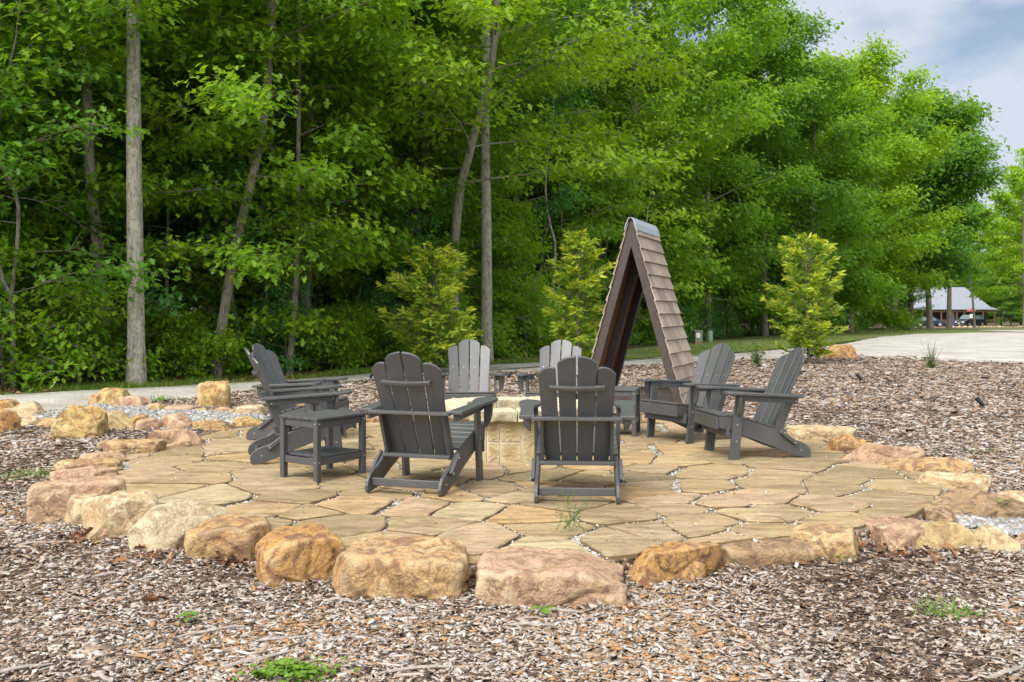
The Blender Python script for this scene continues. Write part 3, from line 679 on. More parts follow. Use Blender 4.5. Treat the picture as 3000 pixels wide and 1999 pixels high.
# ------------------------------------------------------------------ boulders
def boulder_mesh(w, d, h, block, seed, sub, rough=1.0, cuts=7):
    bm = bmesh.new(); bmesh.ops.create_icosphere(bm, subdivisions=sub, radius=1.0)
    r = random.Random(seed)
    co = np.array([v_.co[:] for v_ in bm.verts])
    p = 2.0 + block * 5.0
    nrm = (np.abs(co) ** p).sum(1) ** (1 / p); co = co / nrm[:, None]
    S = np.array([w / 2, d / 2, h / 2])
    co = co * S
    # broken planes
    for _ in range(cuts):
        nv = np.array([r.gauss(0, 1), r.gauss(0, 1), abs(r.gauss(0, .8)) - 0.1]); nv /= np.linalg.norm(nv)
        ext = np.abs(nv * S).sum() if block > .5 else np.linalg.norm(nv * S)
        dd = ext * r.uniform(0.64, 0.90); t = co @ nv - dd
        co = co - np.where(t > 0, t * 0.97, 0)[:, None] * nv[None]
    size = (w * d * h) ** (1 / 3)
    o3 = np.array([seed * 3.7, seed * 1.3, seed * 0.7])
    q = co / size
    n_ = np.linalg.norm(co / S, axis=1)[:, None]; dirn = co / (S * n_) ; dirn /= np.linalg.norm(dirn, axis=1)[:, None]
    disp = np.empty(len(co))
    for k, (a_, b_, c_) in enumerate(q + o3):
        disp[k] = 0.045 * mnoise.noise((a_ * 1.5, b_ * 1.5, c_ * 1.5)) + 0.035 * mnoise.noise((a_ * 4, b_ * 4, c_ * 4)) * rough
        rg = 1 - abs(mnoise.noise((a_ * 2.3 + 5, b_ * 2.3, c_ * 2.3)))
        disp[k] -= 0.045 * max(0, rg - 0.88) / 0.12 * rough
        if sub >= 5: disp[k] += 0.010 * mnoise.noise((a_ * 12, b_ * 12, c_ * 12)) * rough
    co = co + dirn * (disp * size)[:, None]
    # rescale to the wanted box
    mn, mx_ = co.min(0), co.max(0); co = (co - (mn + mx_) / 2) / (mx_ - mn) * np.array([w, d, h])
    for v_, c_ in zip(bm.verts, co): v_.co = c_
    return bm

def boulder(bb, d, yaw, block, mat, label, seed, name='boulder', group=None, cat='boulder', cuts=7, rough=1.0, topz=None):
    X, Yc, w, Dp, zb, h, pw = bgeom(bb, d, yaw, topz); a_ = math.radians(yaw)
    emb = 0.05 + 0.12 * h
    big = pw > 110
    w *= 1.07 + .10 * max(0, 1 - block); h += .02; zb -= .02
    bm = boulder_mesh(w, d, h + emb, block, seed, 5 if big else 4, rough, cuts)
    me = bpy.data.meshes.new(name); bm.to_mesh(me); bm.free(); me.materials.append(M[mat])
    me.polygons.foreach_set('use_smooth', [True] * len(me.polygons))
    o = bpy.data.objects.new(name, me); COL.objects.link(o)
    o.location = (X, Yc, zb + h / 2 - emb / 2); o.rotation_euler = (0, 0, a_)
    return tag(o, label, cat, group)

for bb, d, yaw, blk, mt, lab, sdn, grp in BL:
    tz = None
    if sdn in (8,): tz = 0.04
    boulder(bb, d, yaw, blk, mt, lab, sdn, group=grp, topz=tz, cuts=2 if blk > .95 else 5 if blk > .8 else 8)

# ------------------------------------------------------------------ adirondack chairs
def P2(s_list): return [(-s, h) for s, h in s_list]
def make_chair():
    root = empty('adirondack_chair')
    lm = M['lumber']; B = 0.0035
    rail = P2([(-.125,.372),(0,.358),(.10,.338),(.25,.298),(.38,.258),(.435,.235),(.47,.208),(.50,.188),(.56,.158),(.62,.140),(.665,.118),(.70,.085),(.712,.048),(.706,.014),(.69,.0),(.60,.012),(.50,.045),(.35,.108),(.20,.163),(.08,.205),(-.03,.245),(-.125,.275)])
    for sx in (-1, 1):
        b_ = Batch(); b_.prism(rail, 'x', sx * .247, sx * .270); b_.build('side_rail', lm, root, B)
        b_ = Batch(); b_.prism(P2([(-.045, 0), (.045, 0), (.105, .556), (.022, .556)]), 'x', sx * .272, sx * .298); b_.build('leg', lm, root, B)
        # arm plank
        z0 = .556
        pl = [(.272, -.60), (.372, -.60), (.378, -.35), (.385, -.20), (.402, -.08), (.410, 0.0), (.405, .055), (.385, .09), (.35, .105), (.30, .10), (.272, .075), (.255, .03), (.252, -.03), (.262, -.09), (.288, -.14), (.296, -.20), (.290, -.35)]
        Ms = Matrix.Translation((0, 0, z0)) @ Matrix.Rotation(math.radians(3.2), 4, 'X')
        b_ = Batch(); b_.prism([(sx * x, y) for x, y in pl], 'z', .002, .025, Ms); b_.build('arm_rest', lm, root, B)
        b_ = Batch(); b_.prism([(-.57, -.048), (-.57, 0), (-.02, 0), (-.01, -.02), (-.02, -.040), (-.05, -.052)], 'x', sx * .299, sx * .325, Ms); b_.build('arm_rail', lm, root, B)
        b_ = Batch(); b_.prism([(sx * x, z) for x, z in [(.326, .552), (.392, .552), (.388, .49), (.372, .42), (.35, .385), (.326, .372)]], 'y', -.035, -.012); b_.build('arm_bracket', lm, root, B)
        b_ = Batch(); b_.prism(P2([(.372, .205), (.452, .205), (.588, .530), (.508, .530)]), 'x', sx * .215, sx * .238); b_.build('back_post', lm, root, B)
        b_ = Batch(); b_.prism(P2([(.415, .222), (.432, .252), (.578, .142), (.560, .112)]), 'x', sx * .273, sx * .297); b_.build('folding_strut', lm, root, B)
        for s, h, xx in ((.62, .07, .271), (.455, .222, .298), (.555, .135, .298), (.02, .16, .299), (.03, .30, .299), (.545, .495, .326), (.05, .53, .326)):
            b_ = Batch(); b_.tube([(sx * xx, -s, h), (sx * (xx + .004), -s, h)], .0065, 8); b_.build('bolt', M['steel'], root)
    # seat
    b_ = Batch(); S0 = [(-.142, -.045), (-.035, .045), (.055, .130), (.140, .212), (.222, .292), (.302, .375)]
    def rh(s): return np.interp(s, [-.125, 0, .10, .25, .38], [.372, .358, .338, .298, .258])
    for a_, c_ in S0:
        ha, hb = rh(a_), rh(c_)
        b_.prism(P2([(a_, ha + .002), (c_, hb + .002), (c_, hb + .022), (a_, ha + .022)]), 'x', -.272, .272)
    b_.build('seat', lm, root, .004)
    b_ = Batch(); b_.prism(P2([(-.150, .262), (-.128, .262), (-.128, .368), (-.150, .368)]), 'x', -.272, .272); b_.build('seat_apron', lm, root, B)
    b_ = Batch(); b_.prism(P2([(-.066, .195), (-.044, .195), (-.036, .285), (-.058, .285)]), 'x', -.300, .300); b_.build('front_stretcher', lm, root, B)
    b_ = Batch(); b_.box(-.246, .246, -.655, -.630, .045, .095); b_.build('rear_stretcher', lm, root, B)
    # arm-level cross board with a hollowed front edge and cut corners
    arc = [(x, -.535 - .028 * (1 - (x / .245) ** 2)) for x in np.linspace(-.245, .245, 13)]
    pl = [(-.300, -.61), (-.285, -.635), (.285, -.635), (.300, -.61), (.271, -.535)] + arc[::-1] + [(-.271, -.535)]
    b_ = Batch(); b_.prism(pl, 'z', .518, .540); b_.build('back_cross_board', lm, root, B)
    arc = [(x, -.405 - .020 * (1 - (x / .205) ** 2)) for x in np.linspace(-.205, .205, 11)]
    b_ = Batch(); b_.prism([(-.246, -.50), (.246, -.50), (.246, -.405)] + arc[::-1] + [(-.246, -.405)], 'z', .215, .238); b_.build('lower_cross_board', lm, root, B)
    # backrest
    th = math.radians(25); bs = Batch()
    def place(x, t, n): # plane coordinates -> chair
        curve = -0.020 + 0.55 * x * x * 1.0 + 0.0
        s = .405 + t * math.sin(th) ; h = .240 + t * math.cos(th)
        nn = n - curve * -1.0
        return (x, -s + (nn) * math.cos(th), h + (nn) * math.sin(th))
    def slat(xb0, xb1, xt0, xt1, top):
        T = .775; pts = []
        def xat(x, t): # x interpolated between bottom and top widths
            f = (t + .02) / (T + .02); return x[0] * (1 - f) + x[1] * f
        L0, L1 = (xb0, xt0), (xb1, xt1)
        pts.append((xat(L0, -.02), -.02)); pts.append((xat(L1, -.02), -.02))
        for t in (.2, .4, .56): pts.append((xat(L1, t), t))
        tt = [(x, top(x)) for x in np.linspace(xt1, xt0, 12)]
        for x, t in tt: pts.append((xat((xb0 + (x - xt0) / (xt1 - xt0) * (xb1 - xb0), x), t), t))
        for t in (.56, .4, .2): pts.append((xat(L0, t), t))
        n = len(pts); V_ = [place(x, t, 0.0) for x, t in pts] + [place(x, t, .019) for x, t in pts]
        bs.add(V_, [tuple(range(n))[::-1], tuple(range(n, 2 * n))] + [(i, (i + 1) % n, n + (i + 1) % n, n + i) for i in range(n)])
    cen = lambda x: .775 - .092 * (1 - math.sqrt(max(0, 1 - (min(abs(x), .134) / .136) ** 2)))
    outer = lambda x: .690 - .060 * max(0, (abs(x) - .160) / .097) ** 2 + (-.006 if abs(x) < .145 else 0)
    slat(-.208, -.109, -.257, -.139, outer); slat(-.100, -.0045, -.127, -.006, cen); slat(.0045, .100, .006, .127, cen); slat(.109, .208, .139, .257, outer)
    bs.build('backrest', lm, root, .003)
    b_ = Batch(); t0 = .555
    for k, x in enumerate(np.linspace(-.175, .175, 9)):
        pass
    X_ = np.linspace(-.178, .178, 9); top_, bot = [], []
    ring = []
    for x in X_:
        a1 = place(x, t0 - .013, -.001); a2 = place(x, t0 + .013, -.001); a3 = place(x, t0 + .013, -.030); a4 = place(x, t0 - .013, -.030)
        ring.append([a1, a2, a3, a4])
    V_ = [p for r_ in ring for p in r_]; F_ = [(0, 1, 2, 3), tuple(len(V_) - 4 + k for k in (3, 2, 1, 0))]
    for k in range(8):
        for q in range(4): F_.append((k * 4 + q, k * 4 + (q + 1) % 4, k * 4 + 4 + (q + 1) % 4, k * 4 + 4 + q))
    b_.add(V_, F_); b_.build('back_batten', lm, root, .002)
    for x in (-.19, -.065, .065, .19):
        p = place(x, .42, .0195); q = place(x, .42, .0215); b_ = Batch(); b_.tube([p, q], .0055, 8); b_.build('bolt', M['steel'], root)
    return root

chair0 = make_chair()
GC = 'grey adirondack chairs around the fire pit'
CH = [((-.519, 7.10), (.30, .954), 1.035, 'grey adirondack chair seen from behind, turned right, beside the near side table'),
      ((.468, 6.82), (.07, .998), 1.02, 'grey adirondack chair seen squarely from behind in front of the fire pit'),
      ((-1.525, 8.16), (.955, .296), 1.0, 'grey adirondack chair in side view behind the near side table'),
      ((-1.83, 9.28), (.980, -.20), .985, 'grey adirondack chair at far left, front of its back turned to the camera'),
      ((-.46, 10.28), (.05, -1), .98, 'grey adirondack chair facing the camera beyond the left of the fire pit'),
      ((.43, 10.2), (-.20, -.98), .98, 'grey adirondack chair facing the camera, partly hidden behind the central near chair'),
      ((1.52, 9.175), (-.843, -.537), .98, 'grey adirondack chair right of the shingled shelter, facing the fire pit'),
      ((1.81, 8.22), (-.985, -.16), .985, 'grey adirondack chair furthest right, in side view facing left')]
for k, (loc, fw, sc, lab) in enumerate(CH):
    c_ = chair0 if k == 0 else copy_tree(chair0)
    c_.location = (loc[0], loc[1], 0.0); c_.scale = (sc,) * 3
    c_.rotation_euler = (0, 0, math.atan2(-fw[0], fw[1])); tag(c_, lab, 'chair', GC)

def make_table():
    root = empty('side_table'); lm = M['lumber']; B = .003
    w, d = .52, .42
    b_ = Batch(); n = 5; ww = (d - .006 * (n - 1)) / n
    for k in range(n):
        y0 = -d / 2 + k * (ww + .006); b_.box(-w / 2, w / 2, y0, y0 + ww, .455, .477)
    b_.build('table_top', lm, root, B)
    for sx in (-1, 1):
        for sy in (-1, 1):
            b_ = Batch(); b_.box(sx * .235 - .022, sx * .235 + .022, sy * .185 - .022, sy * .185 + .022, 0, .453); b_.build('leg', lm, root, B)
    for nm, z0, z1 in (('top_frame', .40, .452), ('shelf_frame', .120, .170)):
        b_ = Batch()
        for s in (-1, 1):
            b_.box(-.212, .212, s * .185 - .011, s * .185 + .011, z0, z1); b_.box(s * .235 - .011, s * .235 + .011, -.162, .162, z0, z1)
        b_.build(nm, lm, root, .002)
    b_ = Batch(); dd = .372; ww = (dd - .006 * 3) / 4
    for k in range(4):
        y0 = -dd / 2 + k * (ww + .006); b_.box(-.212, .212, y0, y0 + ww, .172, .190)
    b_.build('shelf', lm, root, B)
    for sx in (-1, 1):
        for z in (.43, .145):
            b_ = Batch(); b_.tube([(sx * .235, -.207, z), (sx * .235, -.211, z)], .006, 8); b_.build('bolt', M['steel'], root)
            b_ = Batch(); b_.tube([(sx * .257, -.185, z), (sx * .261, -.185, z)], .006, 8); b_.build('bolt', M['steel'], root)
    return root
t0_ = make_table(); t0_.location = (-1.43, 7.20, 0); t0_.rotation_euler = (0, 0, math.atan2(.81, .585)); t0_.scale = (.98,) * 3
tag(t0_, 'grey slatted side table with lower shelf nearest the camera at left', 'table', 'grey side tables')
t1_ = copy_tree(t0_); t1_.location = (1.04, 9.71, 0); t1_.rotation_euler = (0, 0, math.atan2(-.24, .97))
t1_['label'] = 'grey slatted side table behind the central near chair, before the shelter'

# ------------------------------------------------------------------ fire pit
M['lime'] = stone_mat('limestone_block', (.44, .32, .15), (.52, .39, .19), (.58, .47, .27), (.40, .27, .11))
M['limecap'] = stone_mat('limestone_cap', (.46, .36, .21), (.54, .45, .29), (.62, .54, .39), (.38, .28, .16))
M['mortar'] = simple('mortar', (.58, .54, .46), 0.95, var=.15, scale=40, bmp=.4)
fp = empty('fire_pit', (0.0, 8.42, 0)); tag(fp, 'round limestone block fire pit with a rough pale stone cap', 'fire pit')
def ring_block(b_, a0, a1, r0, r1, z0, z1, rng_, rough=0.0, na=5):
    V_ = []; F_ = []
    nz_ = 3
    for t in np.linspace(a0, a1, na):
        for (r, side) in ((r0, 0), (r1, 1)):
            for z in np.linspace(z0, z1, nz_):
                j = rough * mnoise.noise((t * 9, z * 25, 3.3 + side)) if side else 0
                V_.append(((r + j) * math.sin(t), -(r + j) * math.cos(t), z + (rough * .4 * mnoise.noise((t * 14, r * 9, z * 9)) if rough else 0)))
    st = 2 * nz_
    for i_ in range(na - 1):
        o_ = i_ * st; p_ = o_ + st
        for k in range(nz_ - 1):
            F_.append((o_ + k, o_ + k + 1, p_ + k + 1, p_ + k)); F_.append((o_ + nz_ + k, p_ + nz_ + k, p_ + nz_ + k + 1, o_ + nz_ + k + 1))
        F_.append((o_ + nz_ - 1, o_ + 2 * nz_ - 1, p_ + 2 * nz_ - 1, p_ + nz_ - 1)); F_.append((o_, p_, p_ + nz_, o_ + nz_))
    e = (na - 1) * st
    F_.append((0, nz_) + tuple(nz_ + k for k in range(1, nz_)) + tuple(k for k in range(nz_ - 1, 0, -1)))
    F_.append(tuple(e + k for k in range(0, nz_)) + tuple(e + nz_ + k for k in range(nz_ - 1, -1, -1)))
    b_.add(V_, F_)
b_ = Batch(); rg = random.Random(4); a = -0.16; k = 0; RW = .60
while a < 2 * math.pi - .16 - .05:
    w_ = .30 if k % 2 == 0 else (.40 + .16 * rg.random()); w_ = min(w_, 2 * math.pi - .16 - a)
    if k % 2 == 0:
        ring_block(b_, a + .012, a + w_ - .012, .42, RW, -.03, .158, rg, .004); ring_block(b_, a + .012, a + w_ - .012, .42, RW, .168, .335, rg, .004)
    else: ring_block(b_, a + .012, a + w_ - .012, .42, RW, -.03, .335, rg, .004)
    a += w_; k += 1
b_.build('wall_block', M['lime'], fp, .004, True)
b_ = Batch(); ring_block(b_, 0, 2 * math.pi - .001, .43, RW - .009, -.03, .335, rg, 0, 65); b_.build('mortar', M['mortar'], fp)
b_ = Batch(); a = .07
while a < 2 * math.pi + .07 - .05:
    w_ = min(.46 + .2 * rg.random(), 2 * math.pi + .07 - a); dz_ = rg.uniform(-.008, .008)
    ring_block(b_, a + .006, a + w_ - .006, .40, .665, .338, .432 + dz_, rg, .028, 14); a += w_
b_.build('cap_stone', M['limecap'], fp, .006, True)
b_ = Batch(); b_.tube([(0, 0, .02), (0, 0, .05)], .43, 40); b_.build('ash_bed', simple('ash', (.12, .11, .10), .95, var=.3, scale=30, bmp=.5), fp)

# ------------------------------------------------------------------ shingled A-frame shelter
M['darkwood'] = simple('dark_stained_wood', (.055, .040, .034), .6, var=.25, scale=14, bmp=.2)
M['rawwood'] = simple('raw_wood', (.26, .12, .045), .7, var=.35, scale=9, bmp=.3)
m, N, L, b = new_mat('cedar_shingle'); M['shingle'] = m; b.inputs['Roughness'].default_value = .85
v = coords(N, L, False, (1, 7, 1)); n1 = noise_n(N, L, coords(N, L, False, (7, 7, 1.2)), 3, 6, .65, .4)
r1 = ramp(N, [(0, (.25, .195, .155)), (.5, (.33, .265, .215)), (1, (.40, .33, .275))]); L.new(attr_n(N), r1.inputs['Fac'])
r2 = ramp(N, [(.3, (.72, .72, .72)), (.7, (1.2, 1.18, 1.15))]); L.new(n1, r2.inputs['Fac'])
L.new(mixc(N, L, 1.0, r1.outputs['Color'], r2.outputs['Color'], 'MULTIPLY'), b.inputs['Base Color']); bump(N, L, b, n1, .5, .01)
M['tin'] = simple('ridge_metal', (.42, .46, .49), .45, .5, var=.08, scale=5)
M['rust'] = simple('shingle_edge', (.40, .19, .10), .8, var=.2)
af = empty('wood_shelter', (1.572, 12.53, float(gz(1.555, 12.53))), math.atan2(-.585, 1.47) )
tag(af, 'tall narrow A-frame shelter clad in weathered shingles with metal ridge', 'shelter')
AH, AW, AD = 2.42, .67, 1.30      # local: x across, y depth, z up
sl_ang = math.atan2(AW, AH); SL = math.hypot(AH, AW)
for y0, y1 in ((0, .09), (.60, .69), (AD - .09, AD)):
    b_ = Batch()
    wv = .15 / math.cos(sl_ang)      # beam depth measured across
    b_.prism([(-AW - .024, 0), (-AW + .088, 0), (0, AH - .088 * AH / AW), (AW - .088, 0), (AW + .024, 0), (0, AH + .024 * AH / AW)] if y0 == 0 else [(-AW, 0), (-AW + .092, 0), (0, AH - .092 * AH / AW), (AW - .092, 0), (AW, 0), (0, AH)], 'y', y0, y1 if y0 else .028)
    if y0 == 0: b_.prism([(-AW, 0), (-AW + .088, 0), (0, AH - .088 * AH / AW), (AW - .088, 0), (AW, 0), (0, AH)], 'y', .028, .09)
    b_.build('rafter_pair', M['darkwood'], af, .004)
for sx in (-1, 1):
    b_ = Batch()
    b_.prism([(sx * (AW + .004), .03), (sx * (AW + .024), .03), (sx * .024, AH + .0), (sx * .004, AH + .0)], 'y', .030, AD - .004); b_.build('sheathing', M['rawwood'], af)
    sh = Batch(); nC = 14; ex = SL / nC; rs = random.Random(31 + sx)
    for c_ in range(nC):
        y = -.02
        while y < AD + .02:
            wd_ = rs.uniform(.12, .34); y1 = min(y + wd_, AD + .02)
            if AD + .02 - y1 < .06: y1 = AD + .02
            s0, s1 = c_ * ex - rs.uniform(0, .004), min((c_ + 1) * ex + .02, SL)
            def pt(s, n): # s along slope from the foot, n outward
                return (sx * (AW + .026 - (s / SL) * AW + n * math.cos(sl_ang)), s / SL * AH + n * math.sin(sl_ang))
            kk = .033; q = [pt(s0, kk - .022), pt(s0, kk), pt(s1, .008), pt(s1, .001)]
            sh.prism(q, 'y', y + .001, y1 - .001, a=rs.random()); y = y1
            if y >= AD + .019: break
    sh.build('shingle_cladding', M['shingle'], af, attr=True)
b_ = Batch(); hh = AH
q = [(-.078, hh - .10), (-.055, hh - .02), (-.02, hh + .055), (.02, hh + .055), (.055, hh - .02), (.078, hh - .10), (.086, hh - .10), (.063, hh - .01), (.025, hh + .063), (-.025, hh + .063), (-.063, hh - .01), (-.086, hh - .10)]
b_.prism(q, 'y', -.035, AD + .035); b_.build('ridge_cap', M['tin'], af)
for z0 in (.02,):
    b_ = Batch(); b_.box(-AW + .09, AW - .09, .10, .14, z0, z0 + .14); b_.box(-AW + .09, AW - .09, AD - .14, AD - .10, z0, z0 + .14)
    for k in range(4): b_.box(-AW + .11, AW - .11, .16 + k * .25, .16 + k * .25 + .2, z0 + .10, z0 + .13)
    b_.build('floor_rack', M['darkwood'], af, .003)

# ------------------------------------------------------------------ trees
LOBED = dict(v=np.array([[0, 0], [.20, .22], [.10, .36], [.44, .52], [.16, .66], [.24, .84], [0, 1.02], [-.24, .84], [-.16, .66], [-.44, .52], [-.10, .36], [-.20, .22]]) ,
             f=np.array([[0, 1, 2], [0, 2, 6], [2, 3, 4], [2, 4, 6], [4, 5, 6], [0, 10, 11], [0, 6, 10], [10, 8, 9], [10, 6, 8], [8, 6, 7]]))
KITE = dict(v=np.array([[0, 0], [.34, .55], [0, 1.0], [-.34, .50]]), f=np.array([[0, 1, 2], [0, 2, 3]]))
FROND = dict(v=np.array([[0, 0], [.05, .05], [.22, .38], [.06, .30], [.20, .66], [.05, .56], [.13, .88], [.03, .80], [0, 1.05], [-.03, .80], [-.13, .88], [-.05, .56], [-.20, .66], [-.06, .30], [-.22, .38], [-.05, .05]]),
             f=np.array([[0, 1, 3], [1, 2, 3], [3, 4, 5], [5, 6, 7], [0, 3, 5], [0, 5, 7], [0, 7, 8], [0, 8, 9], [0, 9, 11], [0, 11, 13], [0, 13, 15], [15, 13, 14], [13, 11, 12], [11, 9, 10]]))
BLADE = dict(v=np.array([[-.03, 0], [.03, 0], [.015, .55], [0, 1.0], [-.015, .55]]), f=np.array([[0, 1, 2], [0, 2, 4], [4, 2, 3]]))

def leaves(pos, az_, pitch, size, rng, shape, fold=0.35, roll=0.35, droop=0.15):
    n = len(pos); lv, lf = shape['v'], shape['f']
    f = np.stack([np.cos(az_) * np.cos(pitch), np.sin(az_) * np.cos(pitch), np.sin(pitch)], -1)
    up = np.stack([rng.normal(0, roll, n), rng.normal(0, roll, n), np.ones(n)], -1)
    s = np.cross(f, up); s /= np.linalg.norm(s, axis=1)[:, None] + 1e-9; u = np.cross(s, f)
    xx, yy = lv[:, 0][None, :, None], lv[:, 1][None, :, None]
    zz_ = fold * np.abs(xx) * 0.6 - droop * yy ** 2
    V = pos[:, None] + size[:, None, None] * (xx * s[:, None] + yy * f[:, None] + zz_ * u[:, None])
    k = len(lv); Fq = (np.arange(n)[:, None, None] * k + lf[None]).reshape(-1, 3)
    return V.reshape(-1, 3), Fq, len(lf)

def make_tree(name, seed, H, h0, R, tr, nb, leaf, shape, per=34, path=None, wob_=0.25, spread=1.0, barkm='bark', flat=0.10, profile='round', lrad=.42, ns_mul=1.0, bias=0.0):
    rng = np.random.default_rng(seed); tv, tf, off = [], [], 0
    def addt(p, r, sd_):
        nonlocal off
        v_, f_ = tube(p, r, sd_); tv.append(v_); tf.append(f_ + off); off += len(v_)
    if path is None:
        nz_ = 12; z = np.linspace(0, H * .97, nz_); dx = np.cumsum(rng.normal(0, wob_ * H / nz_ * .35, (nz_, 2)), axis=0); dx -= dx[0]
        tp = np.c_[dx, z]
    else: tp = np.array(path, float)
    zt = tp[:, 2]; rr2 = tr * (1 - 0.80 * (zt / H) ** 1.1); rr2 = np.maximum(rr2, tr * .12)
    zz_ = np.linspace(0, zt[-1], 22)
    tps = np.c_[np.interp(zz_, zt, tp[:, 0]), np.interp(zz_, zt, tp[:, 1]), zz_]
    rrs = np.interp(zz_, zt, rr2); rrs[0] *= 1.22; rrs[1] *= 1.0
    addt(np.vstack([tps[:1] - [0, 0, .25], tps]), np.r_[rrs[0] * 1.15, rrs], 12)
    LP, LA, LR = [], [], []
    for i_ in range(nb):
        u = (i_ + rng.uniform(0, 1)) / nb; z = h0 + (H * .97 - h0) * u
        base = np.array([np.interp(z, zt, tp[:, 0]), np.interp(z, zt, tp[:, 1]), z])
        if profile == 'round': pr = math.sin(math.pi * min(1, .22 + .74 * u)) ** .6
        elif profile == 'low': pr = 1.0 - .55 * u
        else: pr = 1 - .8 * u
        Lb = R * pr * rng.uniform(.65, 1.12); a_ = i_ * 2.399 + rng.uniform(-.5, .5); e0 = math.radians(8 + 45 * u + rng.normal(0, 9)) * spread
        nseg = 6; p = [base]; dirv = np.array([math.cos(a_) * math.cos(e0), math.sin(a_) * math.cos(e0), math.sin(e0)])
        for k in range(nseg):
            dirv = dirv + np.array([rng.normal(0, .13), rng.normal(0, .13), rng.normal(-.03, .07)]); dirv /= np.linalg.norm(dirv)
            p.append(p[-1] + dirv * Lb / nseg)
        p = np.array(p); r0 = np.interp(z, zt, rr2) * .30
        addt(p, np.linspace(r0, .008, nseg + 1), 5)
        ns = int((4 + Lb * 2.3) * ns_mul)
        for s in range(ns):
            t = .22 + .78 * (s + rng.uniform(0, 1)) / ns; q = np.array([np.interp(t, np.linspace(0, 1, nseg + 1), p[:, c_]) for c_ in range(3)])
            sa_ = a_ + (1 if s % 2 else -1) * math.radians(rng.uniform(25, 80)) * (1 - .5 * t); sl2 = min(1.5, .20 * Lb + .35) * rng.uniform(.5, 1.2) * (1.15 - .5 * t)
            e1 = rng.normal(.10, .22); tip = q + sl2 * np.array([math.cos(sa_) * math.cos(e1), math.sin(sa_) * math.cos(e1), math.sin(e1)])
            addt(np.array([q, (q + tip) / 2 + [0, 0, .04], tip]), [.012, .008, .004], 3)
            m_ = int(per * rng.uniform(.5, 1.4))
            w = rng.uniform(.25, 1.15, m_)[:, None]
            P = q * (1 - w) + tip * w + rng.normal(0, 1, (m_, 3)) * np.array([lrad * .62, lrad * .62, flat + .04])
            dd2 = ((P[:, :2] - tip[:2]) ** 2).sum(1); P[:, 2] -= .12 * dd2
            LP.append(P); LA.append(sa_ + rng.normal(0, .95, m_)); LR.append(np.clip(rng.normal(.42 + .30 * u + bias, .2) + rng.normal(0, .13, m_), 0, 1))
    LP = np.vstack(LP); LA = np.concatenate(LA); LR = np.concatenate(LR); n_ = len(LP)
    V, Fq, nf = leaves(LP, LA, rng.normal(-.42, .38, n_), leaf * rng.uniform(.6, 1.25, n_), rng, shape)
    root = empty(name)
    tr_o = mesh_obj('trunk', np.vstack(tv), np.vstack(tf), M[barkm], root, smooth=True)
    cr_o = mesh_obj('crown', V, Fq, M['leaf'], root, attrs={'rnd': ('FACE', np.repeat(LR, nf))})
    return root, n_

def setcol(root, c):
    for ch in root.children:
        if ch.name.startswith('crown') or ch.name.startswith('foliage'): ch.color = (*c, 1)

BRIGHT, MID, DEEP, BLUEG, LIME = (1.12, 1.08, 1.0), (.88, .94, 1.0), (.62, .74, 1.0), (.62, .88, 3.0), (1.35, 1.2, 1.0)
def pxpath(L_, Y):
    x0, zb = (L_[0][0] - CXP) * Y / F, float(gz((L_[0][0] - CXP) * Y / F, Y))
    return [((p[0] - CXP) * Y / F - x0, 0.02 * i_ * 0, max(0, zat(p[1], Y) - zb)) for i_, p in enumerate(L_)], x0, zb
def named(L_, Y, H, h0, R, tr, label, col, seed, barkm='bark', nb=22, per=34, **kw):
    path, x0, zb = pxpath(L_, Y); path[0] = (0, 0, 0)
    lx, ly, lz = path[-1]; pz = path[-2]
    if lz < H * .97: path.append((lx + (lx - pz[0]) * .6, .3, H * .97))
    t, n_ = make_tree('tree', seed, H, h0, R, tr, nb, kw.pop('leaf', .155), LOBED, int(per * (1.6 if Y < 30 else 1)), path=path, barkm=barkm, **kw)
    t.location = (x0, Y, zb); setcol(t, col); tag(t, label, 'tree', 'trees at the front of the wood'); return t

named([(400,1136),(397,800),(392,400),(390,60)], 15.8, 17, 6.4, 3.6, .145, 'tall straight pale trunk with lichen, bare to the top of the photo, at left', MID, 101, 'barkpale', nb=18)
named([(308,1118),(305,900),(285,700),(262,500),(255,300),(248,0)], 16.8, 15, 3.3, 3.4, .115, 'slender grey tree just left of the tall pale trunk', BRIGHT, 102, nb=22, per=30)
named([(632,1108),(650,950),(690,720),(735,540),(770,380),(785,250),(802,0)], 17.6, 16, 3.6, 3.6, .10, 'slender tree leaning right, second clear trunk from the left chairs', BRIGHT, 103, nb=24)
named([(1425,1050),(1425,700),(1420,400),(1425,0)], 23.5, 20, 7.5, 4.0, .15, 'straight pale grey trunk between the two left conifers', MID, 104, 'barkpale', nb=22)
named([(1330,1066),(1328,760),(1345,560),(1378,440),(1405,330),(1450,150)], 22.0, 15, 4.0, 5.4, .125, 'broad oak with bright spreading crown left of the shelter', LIME, 105, nb=30, per=40, spread=.8)
named([(848,1090),(862,900),(870,800)], 18.5, 11, 1.6, 3.0, .065, 'thin tree behind the left chairs', BRIGHT, 106, nb=26)
named([(1860,1015),(1858,700),(1862,300)], 38, 19, 2.0, 4.6, .15, 'leafy tree rising behind the shelter', BRIGHT, 107, nb=42, per=62, leaf=.20, lrad=.5, flat=.18)
named([(2075,1003),(2070,700),(2078,300)], 44, 18.5, 1.6, 5.0, .16, 'leafy tree right of the shelter, above the utility boxes', MID, 108, nb=46, per=72, leaf=.21, lrad=.55, flat=.2)
named([(2240,988),(2236,600),(2230,200)], 50, 17.6, 1.4, 4.8, .18, 'tall green tree rising left of the right conifer', DEEP, 109, nb=48, per=84, leaf=.22, lrad=.62, flat=.22)
named([(2395,985),(2380,700),(2385,350)], 55, 15.6, 1.6, 5.0, .20, 'tree with bare twisting limbs behind the right conifer', MID, 110, nb=44, per=84, leaf=.23, lrad=.62, flat=.24)
